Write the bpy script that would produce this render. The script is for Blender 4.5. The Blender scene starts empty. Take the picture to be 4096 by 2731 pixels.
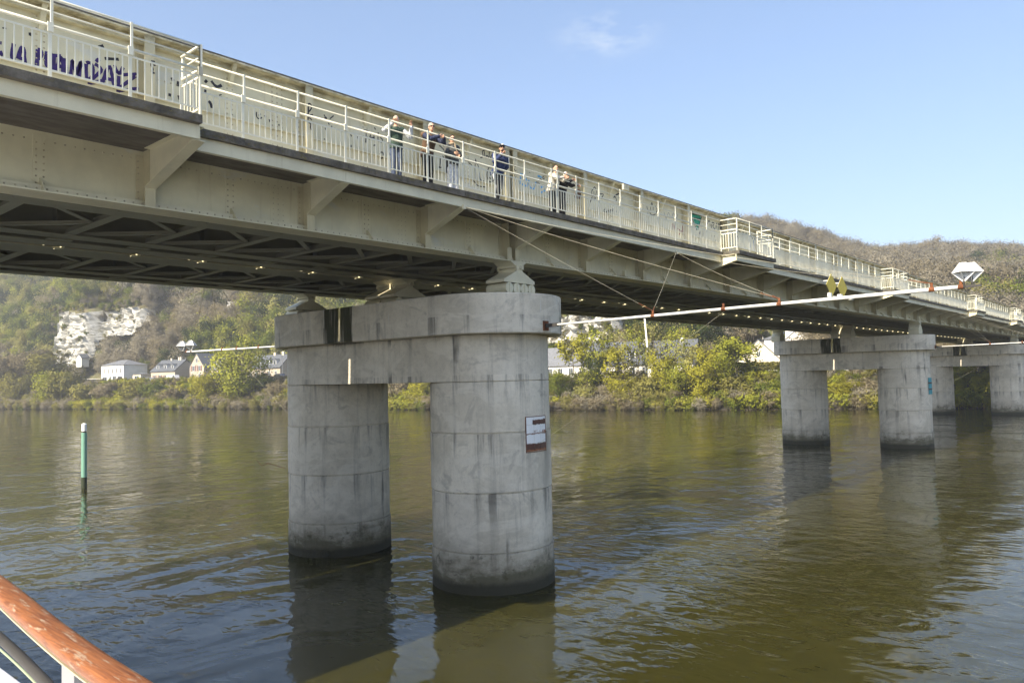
import bpy, math, random
import numpy as np
from mathutils import Matrix, Vector, Euler

# ------------------------------------------------------------------ camera
# world: X runs along the bridge (away from the camera), Y across it, Z up, river surface at z = 0
SC = bpy.context.scene
CAMP = np.array([-7.4084, -16.9622, 7.0458]); FPX = 3054.27
YAW, PIT, ROL = math.radians(41.0556), math.radians(2.6113), math.radians(-1.4022)
FW = np.array([math.cos(YAW)*math.cos(PIT), math.sin(YAW)*math.cos(PIT), math.sin(PIT)])
_rt = np.array([math.sin(YAW), -math.cos(YAW), 0.0]); _up = np.cross(_rt, FW)
RT = math.cos(ROL)*_rt + math.sin(ROL)*_up
UP = -math.sin(ROL)*_rt + math.cos(ROL)*_up
cam = bpy.data.cameras.new('camera'); cam.sensor_width = 36.0; cam.lens = FPX/4096*36.0
cam.clip_start = 0.05; cam.clip_end = 12000
camo = bpy.data.objects.new('camera', cam); SC.collection.objects.link(camo)
camo.matrix_world = Matrix(((RT[0],UP[0],-FW[0],CAMP[0]),(RT[1],UP[1],-FW[1],CAMP[1]),(RT[2],UP[2],-FW[2],CAMP[2]),(0,0,0,1)))
SC.camera = camo

# ------------------------------------------------------------------ sky, sun, exposure
ELEV = math.radians(38); AZD = 0.045          # light travels along +X, drifting a little to +Y
Ld = Vector((math.cos(ELEV), AZD*math.sin(ELEV), -math.sin(ELEV))).normalized()
world = bpy.data.worlds.new('World'); SC.world = world; world.use_nodes = True
wn = world.node_tree; wn.nodes.clear()
def N(t, k, **kw):
    n = t.nodes.new(k)
    for a, b in kw.items(): setattr(n, a, b)
    return n
out = N(wn, 'ShaderNodeOutputWorld'); bg = N(wn, 'ShaderNodeBackground'); sky = N(wn, 'ShaderNodeTexSky')
sky.sky_type = 'NISHITA'; sky.sun_disc = False; sky.sun_elevation = ELEV
sky.sun_rotation = math.atan2(-Ld.x, -Ld.y); sky.altitude = 20; sky.air_density = 1.0; sky.dust_density = 1.7; sky.ozone_density = 1.0
bg.inputs['Strength'].default_value = 0.137
# one thin fair-weather wisp, high up
tc = N(wn, 'ShaderNodeTexCoord'); mp = N(wn, 'ShaderNodeMapping'); mp.inputs['Scale'].default_value = (16, 16, 44)
nz = N(wn, 'ShaderNodeTexNoise'); nz.inputs['Scale'].default_value = 1.0; nz.inputs['Detail'].default_value = 6; nz.inputs['Roughness'].default_value = .62
rp = N(wn, 'ShaderNodeValToRGB'); rp.color_ramp.elements[0].position = .45; rp.color_ramp.elements[1].position = 1.0
vd = FW + RT*(1400*1.7415-2048)/FPX + UP*(1365.5-78*1.7415)/FPX; vd = vd/np.linalg.norm(vd)
dsc = N(wn, 'ShaderNodeVectorMath', operation='MULTIPLY'); dsc.inputs[1].default_value = (1, 1, 2.2)
dst = N(wn, 'ShaderNodeVectorMath', operation='DISTANCE'); dst.inputs[1].default_value = (vd[0], vd[1], vd[2]*2.2)
mr = N(wn, 'ShaderNodeMapRange'); mr.inputs['From Min'].default_value = .085; mr.inputs['From Max'].default_value = .01; mr.interpolation_type = 'SMOOTHSTEP'
ml = N(wn, 'ShaderNodeMath', operation='MULTIPLY'); mx = N(wn, 'ShaderNodeMix', data_type='RGBA')
mx.inputs[7].default_value = (3.2, 3.4, 3.6, 1)
L = wn.links.new
L(tc.outputs['Generated'], mp.inputs[0]); L(mp.outputs[0], nz.inputs[0]); L(nz.outputs[0], rp.inputs[0])
L(tc.outputs['Generated'], dsc.inputs[0]); L(dsc.outputs[0], dst.inputs[0]); L(dst.outputs['Value'], mr.inputs[0]); L(mr.outputs[0], ml.inputs[0]); L(rp.outputs[0], ml.inputs[1])
L(ml.outputs[0], mx.inputs[0]); gm = N(wn, 'ShaderNodeGamma'); gm.inputs[1].default_value = .70          # even out the zenith-to-horizon gradient a little
tn = N(wn, 'ShaderNodeMix', data_type='RGBA', blend_type='MULTIPLY'); tn.inputs[0].default_value = 1.0; tn.inputs[7].default_value = (.92, 1.05, 1.25, 1)
L(sky.outputs[0], gm.inputs[0]); L(gm.outputs[0], tn.inputs[6]); L(tn.outputs[2], mx.inputs[6]); L(mx.outputs[2], bg.inputs[0]); L(bg.outputs[0], out.inputs[0])
sun = bpy.data.lights.new('sun', 'SUN'); sun.energy = 5.0; sun.angle = math.radians(.5); sun.color = (1.0, .89, .70)
suno = bpy.data.objects.new('sun', sun); SC.collection.objects.link(suno)
suno.rotation_euler = Ld.to_track_quat('-Z', 'Y').to_euler(); suno.location = (-60, -10, 60)
vs = SC.view_settings; vs.view_transform = 'Standard'; vs.look = 'None'; vs.exposure = 1.12; vs.gamma = 1.0; vs.use_curve_mapping = False
SC.cycles.use_denoising = True
try: SC.cycles.denoiser = 'OPENIMAGEDENOISE'
except Exception: pass
SC.cycles.use_adaptive_sampling = True; SC.cycles.adaptive_threshold = .025
SC.cycles.max_bounces = 6; SC.cycles.diffuse_bounces = 3; SC.cycles.glossy_bounces = 3; SC.cycles.transmission_bounces = 4
SC.cycles.transparent_max_bounces = 8; SC.cycles.volume_bounces = 1; SC.cycles.caustics_reflective = False; SC.cycles.caustics_refractive = False

# ------------------------------------------------------------------ helpers
COL = SC.collection
def link(o, parent=None):
    COL.objects.link(o)
    if parent is not None: o.parent = parent
    return o
def tag(o, label=None, cat=None, group=None, kind=None):
    if label: o['label'] = label
    if cat: o['category'] = cat
    if group: o['group'] = group
    if kind: o['kind'] = kind
    return o
def empty(name, loc=(0,0,0), rz=0, label=None, cat=None, group=None):
    o = bpy.data.objects.new(name, None); o.empty_display_size = .3; o.location = loc; o.rotation_euler = (0,0,rz)
    link(o); return tag(o, label, cat, group)
def obj(name, mesh, parent=None, loc=None, rot=None, scale=None):
    o = bpy.data.objects.new(name, mesh); link(o, parent)
    if loc is not None: o.location = loc
    if rot is not None: o.rotation_euler = rot
    if scale is not None: o.scale = scale
    return o
def copy_tree(o, parent=None):
    c = o.copy(); COL.objects.link(c); c.parent = parent
    for ch in list(o.children): copy_tree(ch, c)
    return c
class MB:
    def __init__(s): s.v = []; s.f = []; s.m = []; s.mi = 0
    def add(s, vs, fs):
        b = len(s.v); s.v += [tuple(map(float, q)) for q in vs]; s.f += [tuple(b+i for i in f) for f in fs]; s.m += [s.mi]*len(fs); return s
    def box(s, a, b):
        (x0,y0,z0),(x1,y1,z1) = a, b
        return s.add([(x0,y0,z0),(x1,y0,z0),(x1,y1,z0),(x0,y1,z0),(x0,y0,z1),(x1,y0,z1),(x1,y1,z1),(x0,y1,z1)],
                     [(0,3,2,1),(4,5,6,7),(0,1,5,4),(1,2,6,5),(2,3,7,6),(3,0,4,7)])
    def bar(s, p, q, w, h, up=(0,0,1)):       # box along p->q, w across, h along up
        p = Vector(p); q = Vector(q); d = (q-p).normalized(); u = Vector(up); sd = d.cross(u)
        if sd.length < 1e-6: sd = d.cross(Vector((1,0,0)))
        sd.normalize(); u = sd.cross(d).normalized()
        c = [(-w/2,-h/2),(w/2,-h/2),(w/2,h/2),(-w/2,h/2)]
        return s.add([p+sd*a+u*b for a,b in c]+[q+sd*a+u*b for a,b in c], [(0,1,2,3),(7,6,5,4),(0,4,5,1),(1,5,6,2),(2,6,7,3),(3,7,4,0)])
    def tube(s, p, q, r0, r1=None, n=8):
        r1 = r0 if r1 is None else r1
        p = Vector(p); q = Vector(q); d = (q-p).normalized(); a = d.orthogonal().normalized(); b = d.cross(a)
        R = [a*math.cos(2*math.pi*i/n)+b*math.sin(2*math.pi*i/n) for i in range(n)]
        return s.add([p+e*r0 for e in R]+[q+e*r1 for e in R], [tuple(range(n-1,-1,-1)), tuple(range(n,2*n))]+[(i,(i+1)%n,n+(i+1)%n,n+i) for i in range(n)])
    def path(s, pts, r, n=6):
        for a, b in zip(pts[:-1], pts[1:]): s.tube(a, b, r, r, n)
        return s
    def prism(s, poly, axis, a, b):           # polygon in the plane across `axis`, extruded a..b
        def P(q, t):
            return {'x':(t,q[0],q[1]),'y':(q[0],t,q[1]),'z':(q[0],q[1],t)}[axis]
        n = len(poly)
        return s.add([P(q,a) for q in poly]+[P(q,b) for q in poly], [tuple(range(n)), tuple(range(2*n-1,n-1,-1))]+[(i,n+i,n+(i+1)%n,(i+1)%n) for i in range(n)])
    def capsule(s, p, q, r0, r1, n=12):
        p = Vector(p); q = Vector(q); d = q-p
        d = d.normalized() if d.length > 1e-6 else Vector((0,0,1)); a = d.orthogonal().normalized(); b = d.cross(a)
        rings = [(p-d*r0*math.sin(t), r0*math.cos(t)) for t in (1.2,.7,.25)] + [(q+d*r1*math.sin(t), r1*math.cos(t)) for t in (.25,.7,1.2)]
        V = [p-d*r0]; F = []
        for c, r in rings: V += [c+(a*math.cos(2*math.pi*i/n)+b*math.sin(2*math.pi*i/n))*r for i in range(n)]
        V.append(q+d*r1); m = len(rings)
        for i in range(n):
            j = (i+1)%n; F.append((0,1+j,1+i))
            for k in range(m-1): F.append((1+k*n+i,1+k*n+j,1+(k+1)*n+j,1+(k+1)*n+i))
            F.append((len(V)-1,1+(m-1)*n+i,1+(m-1)*n+j))
        return s.add(V, F)
    def ball(s, c, r, n=14, m=9):
        if not hasattr(r, '__len__'): r = (r,r,r)
        V = [(c[0],c[1],c[2]-r[2])]; F = []
        for k in range(1, m):
            t = -math.pi/2+math.pi*k/m
            V += [(c[0]+r[0]*math.cos(t)*math.cos(2*math.pi*i/n), c[1]+r[1]*math.cos(t)*math.sin(2*math.pi*i/n), c[2]+r[2]*math.sin(t)) for i in range(n)]
        V.append((c[0],c[1],c[2]+r[2]))
        for i in range(n):
            j = (i+1)%n; F.append((0,1+j,1+i))
            for k in range(m-2): F.append((1+k*n+i,1+k*n+j,1+(k+1)*n+j,1+(k+1)*n+i))
            F.append((len(V)-1,1+(m-2)*n+i,1+(m-2)*n+j))
        return s.add(V, F)
    def loft(s, rings, n=20):                  # closed loft of ellipses ((cx,cy,z),rx,ry)
        V = []; F = []; m = len(rings)
        for c, rx, ry in rings: V += [(c[0]+rx*math.cos(2*math.pi*i/n), c[1]+ry*math.sin(2*math.pi*i/n), c[2]) for i in range(n)]
        for k in range(m-1):
            for i in range(n): j = (i+1)%n; F.append((k*n+i,k*n+j,(k+1)*n+j,(k+1)*n+i))
        F.append(tuple(range(n-1,-1,-1))); F.append(tuple((m-1)*n+i for i in range(n)))
        return s.add(V, F)
    def mesh(s, name, mats, smooth=False):
        me = bpy.data.meshes.new(name); me.from_pydata(s.v, [], s.f)
        for m in (mats if isinstance(mats, (list, tuple)) else [mats]): me.materials.append(m)
        if len(me.materials) > 1: me.polygons.foreach_set('material_index', s.m)
        if smooth: me.polygons.foreach_set('use_smooth', [True]*len(me.polygons))
        me.update(); return me
    def build(s, name, mats, parent=None, smooth=False, loc=None, rot=None):
        return obj(name, s.mesh(name, mats, smooth), parent, loc, rot)
def soft(o, deg=35):
    me = o.data; me.polygons.foreach_set('use_smooth', [True]*len(me.polygons))
    try: me.set_sharp_from_angle(angle=math.radians(deg))
    except Exception: pass
    return o
def bevel(o, w=.01, seg=2):
    m = o.modifiers.new('bevel', 'BEVEL'); m.width = w; m.segments = seg; m.limit_method = 'ANGLE'; return o
# sight lines of the survey: photo pixel (2352 px wide frame) -> direction
def sight(px, py):
    d = FW + RT*(px*1.7415-2048)/FPX - UP*(py*1.7415-1365.5)/FPX
    return d
def depth(p): return float((np.array(p)-CAMP) @ FW)
# ------------------------------------------------------------------ materials
class NT:
    def __init__(s, name):
        s.m = bpy.data.materials.new(name); s.m.use_nodes = True; s.t = s.m.node_tree; s.t.nodes.clear()
        s.out = s.n('ShaderNodeOutputMaterial'); s.b = s.n('ShaderNodeBsdfPrincipled'); s.l(s.b.outputs[0], s.out.inputs[0])
    def n(s, k, **kw):
        x = s.t.nodes.new(k)
        for a, b in kw.items(): setattr(x, a, b)
        return x
    def l(s, a, b): s.t.links.new(a, b)
    def set(s, **kw):
        for k, v in kw.items():
            k = k.replace('_', ' ')
            inp = s.b.inputs[k]
            if hasattr(v, 'is_linked') or isinstance(v, bpy.types.NodeSocket): s.l(v, inp)
            else: inp.default_value = v
        return s
    def pos(s, scale=(1,1,1), obj=False, loc=(0,0,0)):
        if obj: src = s.n('ShaderNodeTexCoord').outputs['Object']
        else: src = s.n('ShaderNodeNewGeometry').outputs['Position']
        m = s.n('ShaderNodeMapping'); m.inputs['Scale'].default_value = scale; m.inputs['Location'].default_value = loc; s.l(src, m.inputs[0]); return m.outputs[0]
    def noise(s, vec, scale=1., detail=4., rough=.55, dist=0., out=0):
        x = s.n('ShaderNodeTexNoise'); x.inputs['Scale'].default_value = scale; x.inputs['Detail'].default_value = detail
        x.inputs['Roughness'].default_value = rough; x.inputs['Distortion'].default_value = dist; s.l(vec, x.inputs['Vector']); return x.outputs[out]
    def ramp(s, fac, a, b, ca=0., cb=1.):
        x = s.n('ShaderNodeMapRange', interpolation_type='SMOOTHSTEP'); s.l(fac, x.inputs[0])
        for i, v in ((1,a),(2,b),(3,ca),(4,cb)): x.inputs[i].default_value = v
        return x.outputs[0]
    def math(s, op, a, b=None):
        x = s.n('ShaderNodeMath', operation=op)
        for i, v in ((0,a),(1,b)):
            if v is None: continue
            if isinstance(v, (int, float)): x.inputs[i].default_value = v
            else: s.l(v, x.inputs[i])
        return x.outputs[0]
    def mix(s, fac, a, b, mode='MIX'):
        x = s.n('ShaderNodeMix', data_type='RGBA', blend_type=mode)
        if isinstance(fac, (int, float)): x.inputs[0].default_value = fac
        else: s.l(fac, x.inputs[0])
        for i, v in ((6,a),(7,b)):
            if isinstance(v, tuple): x.inputs[i].default_value = (*v[:3], 1)
            else: s.l(v, x.inputs[i])
        return x.outputs[2]
    def sep(s, axis):
        g = s.n('ShaderNodeNewGeometry'); x = s.n('ShaderNodeSeparateXYZ'); s.l(g.outputs['Position'], x.inputs[0]); return x.outputs[axis]
    def bump(s, h, strength=.3, dist=.02):
        x = s.n('ShaderNodeBump'); x.inputs['Strength'].default_value = strength; x.inputs['Distance'].default_value = dist; s.l(h, x.inputs['Height']); s.l(x.outputs[0], s.b.inputs['Normal']); return x
def plain(name, c, rough=.6, metal=0., vary=.12, scale=3.):
    t = NT(name); n = t.noise(t.pos(), scale, 4); v = t.ramp(n, .3, .7)
    t.set(Base_Color=t.mix(v, tuple(x*(1-vary) for x in c), tuple(min(1,x*(1+vary)) for x in c)), Roughness=rough, Metallic=metal); return t.m

def m_paint(name, base, rust=.5, dirt=True):
    t = NT(name); p = t.pos()
    a = t.ramp(t.noise(p, 1.3, 5), .3, .7)
    c = t.mix(a, tuple(x*.9 for x in base), tuple(min(1,x*1.06) for x in base))
    # vertical run-off streaks of thin brown dirt and rust
    st = t.ramp(t.noise(t.pos((3.2,3.2,.22)), 2.2, 5, .6), .56, .78)
    c = t.mix(t.math('MULTIPLY', st, .28*rust+.1), c, (.33,.24,.11))
    sp = t.ramp(t.noise(p, 9, 6, .7), .66, .8)
    c = t.mix(t.math('MULTIPLY', sp, .55*rust), c, (.20,.10,.045))
    if dirt:
        z = t.sep(2)
        up = t.ramp(z, 14.55, 14.84); nn = t.ramp(t.noise(t.pos((1,1,3)), 2.6, 5, .65), .35, .66)
        c = t.mix(t.math('MULTIPLY', t.math('MULTIPLY', up, nn), .75), c, (.17,.135,.05))
        # pale washed patches where graffiti was cleaned off
        wp = t.ramp(t.noise(t.pos((.7,1,1.6), loc=(4,0,3)), 1.1, 4, .6), .6, .7)
        c = t.mix(t.math('MULTIPLY', wp, .35), c, (.62,.66,.70))
    t.set(Base_Color=c, Roughness=.5)
    t.bump(t.noise(p, 14, 4), .06, .01); return t.m
CREAM = (.72,.675,.475)
M = {}
M['cream'] = m_paint('cream_paint', CREAM, .8)
M['cream_low'] = m_paint('cream_paint_girder', (.73,.68,.49), .5, False)
M['stiff'] = m_paint('yellowish_cream_paint', (.60,.545,.36), 1.0)  # yellower, slightly darker cream with heavier rust streaks and specks
M['rivet'] = plain('shaded_rusty_rivet', (.47,.41,.28), .7, 0, .3, 8)  # shading of the rivet heads put into the colour, along with rust
M['rail'] = m_paint('rail_paint', (.82,.795,.65), .12, False)
M['deck_dark'] = m_paint('shaded_deck', (.085,.08,.065), .5, False)  # deck colour darkened to stand in for the shade under the bridge
M['under'] = m_paint('shaded_underside_cream', (.26,.25,.18), .6, False)  # the same cream, dirtied, with the underside's shade put into the colour
def m_slab():
    t = NT('mossy_slab'); p = t.pos()
    a = t.ramp(t.noise(p, 3, 6, .65), .3, .7); c = t.mix(a, (.045,.042,.036), (.14,.13,.115))
    g = t.ramp(t.noise(t.pos((1,1,3)), 7, 5, .7), .52, .66); c = t.mix(t.math('MULTIPLY', g, .8), c, (.10,.085,.018))
    t.set(Base_Color=c, Roughness=.95); t.bump(t.noise(p, 22, 6, .7), .9, .03); return t.m
M['slab'] = m_slab()
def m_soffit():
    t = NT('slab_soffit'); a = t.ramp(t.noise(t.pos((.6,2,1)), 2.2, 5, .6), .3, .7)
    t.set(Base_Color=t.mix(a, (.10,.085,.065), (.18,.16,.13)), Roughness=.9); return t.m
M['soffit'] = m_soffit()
M['deck_top'] = plain('pale_bounce_concrete', (.40,.38,.33), .9, 0, .2, 4)  # unseen walkway top, made pale to bounce sunlight onto the wall
def m_concrete():
    t = NT('pier_concrete'); p = t.pos(); z = t.sep(2); y = t.sep(1)
    a = t.ramp(t.noise(p, .5, 6, .64), .3, .72); c = t.mix(a, (.60,.54,.425), (.86,.785,.645))
    # each pour has its own tone
    lift = t.math('FLOOR', t.math('DIVIDE', t.math('ADD', z, .62), 1.935)); wn_ = t.n('ShaderNodeTexWhiteNoise', noise_dimensions='2D')
    cb = t.n('ShaderNodeCombineXYZ'); t.l(lift, cb.inputs[0]); t.l(t.math('FLOOR', t.math('DIVIDE', y, 6.0)), cb.inputs[1]); t.l(cb.outputs[0], wn_.inputs['Vector'])
    c = t.mix(t.math('MULTIPLY', wn_.outputs['Value'], .34), c, (.52,.47,.385))
    c = t.mix(t.ramp(t.noise(p, 6.5, 7, .7), .45, .72, 0, .35), c, (.40,.36,.29))
    # smeared repair render with soft uneven borders
    rpch = t.ramp(t.noise(t.pos((.42,.42,.8), loc=(3,7,1)), 1.25, 6, .66, 1.6), .50, .60); c = t.mix(t.math('MULTIPLY', rpch, .55), c, (.78,.72,.60))
    rp2 = t.ramp(t.noise(t.pos((.5,.5,.7), loc=(13,2,6)), 1.1, 6, .68, 1.8), .55, .66); c = t.mix(t.math('MULTIPLY', rp2, .55), c, (.42,.38,.31))
    # damp streaks, strongest right below the pour joints and the cap
    s1 = t.ramp(t.noise(t.pos((1.15,1.15,.075)), 1.8, 7, .72), .49, .66)
    fr = t.math('FRACT', t.math('DIVIDE', t.math('ADD', z, .62), 1.935)); jo = t.ramp(fr, .35, 1.0, .28, 1.)
    c = t.mix(t.math('MULTIPLY', t.math('MULTIPLY', s1, jo), .78), c, (.11,.10,.085))
    s3 = t.ramp(t.noise(t.pos((.55,.55,.05), loc=(1,9,2)), 2.0, 3, .5), .66, .70); c = t.mix(t.math('MULTIPLY', s3, t.ramp(t.noise(t.pos((1,1,.4), loc=(4,4,4)), 1.2, 3), .42, .58, 0, .85)), c, (.075,.07,.06))
    # lime runs below the cap edge
    s2 = t.ramp(t.noise(t.pos((2.6,2.6,.22), loc=(11,3,0)), 1.9, 4, .6), .64, .71); c = t.mix(t.math('MULTIPLY', t.math('MULTIPLY', s2, t.ramp(z, 8.5, 9.4)), .8), c, (.70,.69,.66))
    # algae under the open joint between the two decks
    dy = t.math('ABSOLUTE', t.math('SUBTRACT', y, 6.75)); ny = t.noise(t.pos((1.6,1.6,.12)), 2.4, 4, .6)
    al = t.math('MULTIPLY', t.ramp(t.math('SUBTRACT', dy, t.math('MULTIPLY', ny, 1.1)), .42, .25), t.ramp(z, 8.35, 8.5))
    c = t.mix(t.math('MULTIPLY', al, t.ramp(t.noise(t.pos((3,3,.3)), 2.2, 4), .3, .5, .55, 1)), c, (.035,.036,.012))
    # grime, weed and wet band at the water line: graded, blotchy
    nw = t.noise(t.pos((.8,.8,1.6)), 1.4, 7, .7)
    zz = t.math('ADD', z, t.math('MULTIPLY', t.math('SUBTRACT', nw, .5), 2.0))
    c = t.mix(t.ramp(zz, 2.2, 1.0, 0, .5), c, (.24,.215,.155))
    bl = t.ramp(t.noise(p, 2.6, 7, .74), .54, .66); c = t.mix(t.math('MULTIPLY', t.math('MULTIPLY', bl, .8), t.ramp(zz, 1.7, .8)), c, (.045,.042,.022))
    c = t.mix(t.ramp(zz, 1.25, .45, 0, .88), c, (.075,.068,.032))
    c = t.mix(t.ramp(t.math('ADD', z, t.math('MULTIPLY', nw, .3)), .62, .40, 0, .85), c, (.02,.02,.010))
    t.set(Base_Color=c, Roughness=.88); t.bump(t.math('ADD', t.noise(p, 9, 7, .72), t.math('MULTIPLY', t.noise(t.pos((1,1,.15)), 6, 3), .6)), .6, .03); return t.m
M['concrete'] = m_concrete()
def m_rust():
    t = NT('rust'); p = t.pos(); a = t.ramp(t.noise(p, 9, 6, .7), .3, .7); t.set(Base_Color=t.mix(a, (.07,.022,.010), (.24,.085,.03)), Roughness=.9); t.bump(t.noise(p, 30, 5), .5, .01); return t.m
M['rust'] = m_rust()
def m_wornwhite(name, c=(.80,.79,.75), lo=.6):
    t = NT(name); p = t.pos(); a = t.ramp(t.noise(p, 3.5, 7, .7), lo, lo+.09); t.set(Base_Color=t.mix(a, c, (.25,.10,.04)), Roughness=.5); return t.m
M['white'] = m_wornwhite('worn_white_paint', lo=.66)
M['white_clean'] = plain('white_paint', (.80,.80,.78), .45, 0, .03)
M['cable'] = plain('steel_cable', (.42,.39,.30), .6, .2, .2)
M['yellow'] = plain('yellow_board', (.50,.40,.025), .5, 0, .06)
M['teal'] = plain('teal_board', (.03,.30,.36), .5, 0, .12)
M['darkbar'] = plain('dark_bar', (.05,.03,.03), .7)
M['green_post'] = m_wornwhite('green_post_paint', (.17,.34,.26), .70)
for nm, c in dict(purple=(.035,.015,.13), black=(.02,.02,.03), blue=(.16,.42,.66), grey=(.30,.30,.30), red=(.32,.06,.05), green=(.02,.30,.19), blue2=(.08,.16,.36)).items():
    M['spray_'+nm] = plain('spray_'+nm, c, .7, 0, .3, 9)
def m_wood():
    t = NT('varnished_rail'); p = t.pos((22,1.0,22)); g = t.ramp(t.noise(p, 5, 6, .65, .6), .3, .7); c = t.mix(g, (.14,.042,.012), (.29,.105,.032))
    w = t.ramp(t.noise(t.pos((26,3.2,20)), 1.6, 7, .75), .545, .62); c = t.mix(t.math('MULTIPLY', w, .75), c, (.34,.26,.18))
    t.set(Base_Color=c, Roughness=.5, Coat_Weight=.08, Coat_Roughness=.3); t.bump(t.noise(t.pos((40,4,40)), 6, 4), .12, .004); return t.m
M['wood'] = m_wood()
M['boat_white'] = plain('boat_white', (.82,.82,.84), .35, 0, .03)
M['grey_steel'] = plain('grey_rail', (.035,.032,.03), .6, 0, .15)
M['post_grey'] = plain('post_grey', (.27,.27,.28), .5, .2, .06)
EDDY = ((15.9,-10.5,9.0,3.2,.0045), (14.1,-6.9,8.0,2.6,.004), (23.4,-6.2,6.0,4.5,.005), (12.47,1.46,10.0,3.9,.006), (12.47,10.32,10.0,3.9,.006), (20.5,-11.5,7.0,3.0,.004))
def m_water():
    t = NT('river_water')
    g = t.n('ShaderNodeNewGeometry')
    def nz(sc, rot, detail, rough, dist=0., loc=(0,0,0)):
        m = t.n('ShaderNodeMapping'); m.inputs['Scale'].default_value = sc; m.inputs['Rotation'].default_value = (0,0,rot); m.inputs['Location'].default_value = loc
        t.l(g.outputs['Position'], m.inputs[0]); return t.noise(m.outputs[0], 1., detail, rough, dist)
    murk = t.ramp(nz((.05,.05,.05), 0, 4, .6), .3, .7)
    col = t.mix(murk, (.027,.026,.005), (.036,.033,.008))
    swell = nz((.16,.30,1), .5, 2, .5, .8)
    chop = nz((1.9,1.05,1), -.35, 2, .45, 1.1)
    mid_ = nz((.62,.36,1), .15, 2, .5, 1.2, (2,7,0))
    rip = nz((6.5,3.6,1), .25, 2, .5, .8)
    # calm and ruffled patches drift over the surface
    patch = t.ramp(nz((.085,.06,1), .3, 3, .55, 1.5, (5,2,0)), .36, .62, .28, 1.)
    h = t.math('ADD', t.math('MULTIPLY', swell, .11), t.math('MULTIPLY', patch, t.math('ADD', t.math('ADD', t.math('MULTIPLY', chop, .033), t.math('MULTIPLY', mid_, .05)), t.math('MULTIPLY', rip, .0045))))
    # eddies shed by the piers: broken rings fading outwards
    wob = t.math('MULTIPLY', nz((.7,.7,1), 0, 3, .6, 1.), 7.0)
    for cx_, cy_, kk, fall, amp in EDDY:
        dn = t.n('ShaderNodeVectorMath', operation='DISTANCE'); t.l(g.outputs['Position'], dn.inputs[0]); dn.inputs[1].default_value = (cx_,cy_,0); d_ = dn.outputs['Value']
        wv = t.math('SINE', t.math('ADD', t.math('MULTIPLY', d_, kk), wob)); h = t.math('ADD', h, t.math('MULTIPLY', t.math('MULTIPLY', wv, t.ramp(d_, fall, fall*.25)), amp))
    t.set(Base_Color=col, Roughness=.012, IOR=1.333, Subsurface_Weight=1.0, Subsurface_Scale=.55, Subsurface_Radius=(1.0,.85,.45))
    bp = t.bump(h, 1.0, 1.0); return t.m
M['water'] = m_water()
def m_ground():
    t = NT('bank_ground'); p = t.pos(); a = t.ramp(t.noise(p, .22, 6, .65), .35, .65); c = t.mix(a, (.105,.095,.04), (.085,.105,.028))
    b = t.ramp(t.noise(p, 1.7, 5, .7), .4, .62); c = t.mix(t.math('MULTIPLY', b, .6), c, (.16,.125,.085))
    c = t.mix(t.ramp(t.sep(2), .9, .25), c, (.05,.042,.03))
    t.set(Base_Color=c, Roughness=1.); t.bump(t.noise(p, 2.5, 6, .7), .8, .3); return t.m
M['ground'] = m_ground()
def m_chalk():
    t = NT('chalk'); p = t.pos(); a = t.ramp(t.noise(t.pos((.35,.35,2.4)), .8, 6, .68), .36, .66); c = t.mix(a, (.38,.365,.32), (.80,.79,.75))
    v = t.ramp(t.noise(t.pos((.5,.5,1.6), loc=(3,1,8)), .55, 6, .7), .56, .64); c = t.mix(t.math('MULTIPLY', v, .7), c, (.17,.155,.08))
    t.set(Base_Color=c, Roughness=1.); t.bump(t.noise(t.pos((.6,.6,3)), 1.5, 6, .7), .9, .5); return t.m
M['chalk'] = m_chalk()
M['asphalt'] = plain('asphalt', (.06,.06,.06), .9)
def m_leaf(name, c, c2, trans=.5):
    t = NT(name); oi = t.n('ShaderNodeObjectInfo'); n = t.noise(t.pos(), .6, 4, .6)
    f = t.math('ADD', t.math('MULTIPLY', t.ramp(n, .32, .68), .65), t.math('MULTIPLY', oi.outputs['Random'], .35)); col_ = t.mix(f, c, c2)
    # foliage scatters light like a rounded mass: lean the shading normal outwards from the crown's middle
    tc_ = t.n('ShaderNodeTexCoord'); sb = t.n('ShaderNodeVectorMath', operation='SUBTRACT'); t.l(tc_.outputs['Generated'], sb.inputs[0]); sb.inputs[1].default_value = (.5,.5,.30)
    nm = t.n('ShaderNodeVectorMath', operation='NORMALIZE'); t.l(sb.outputs[0], nm.inputs[0]); vt = t.n('ShaderNodeVectorTransform', vector_type='NORMAL', convert_from='OBJECT', convert_to='WORLD'); t.l(nm.outputs[0], vt.inputs[0])
    g = t.n('ShaderNodeNewGeometry'); sc = t.n('ShaderNodeVectorMath', operation='SCALE'); t.l(g.outputs['Normal'], sc.inputs[0]); sc.inputs['Scale'].default_value = .18
    ad = t.n('ShaderNodeVectorMath', operation='ADD'); t.l(vt.outputs[0], ad.inputs[0]); t.l(sc.outputs[0], ad.inputs[1]); n2 = t.n('ShaderNodeVectorMath', operation='NORMALIZE'); t.l(ad.outputs[0], n2.inputs[0])
    t.set(Base_Color=col_, Roughness=.8, Normal=n2.outputs[0]); t.b.inputs['Specular IOR Level'].default_value = .2
    d = t.n('ShaderNodeBsdfTranslucent'); t.l(col_, d.inputs[0]); t.l(n2.outputs[0], d.inputs['Normal']); m = t.n('ShaderNodeMixShader'); m.inputs[0].default_value = trans
    t.l(t.b.outputs[0], m.inputs[1]); t.l(d.outputs[0], m.inputs[2]); t.l(m.outputs[0], t.out.inputs[0]); return t.m
M['leaf_yellow'] = m_leaf('leaf_yellow', (.33,.315,.022), (.58,.545,.07))
M['leaf_lime'] = m_leaf('leaf_lime', (.26,.285,.022), (.48,.49,.07))
M['leaf_green'] = m_leaf('leaf_green', (.12,.155,.016), (.24,.275,.04))
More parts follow.
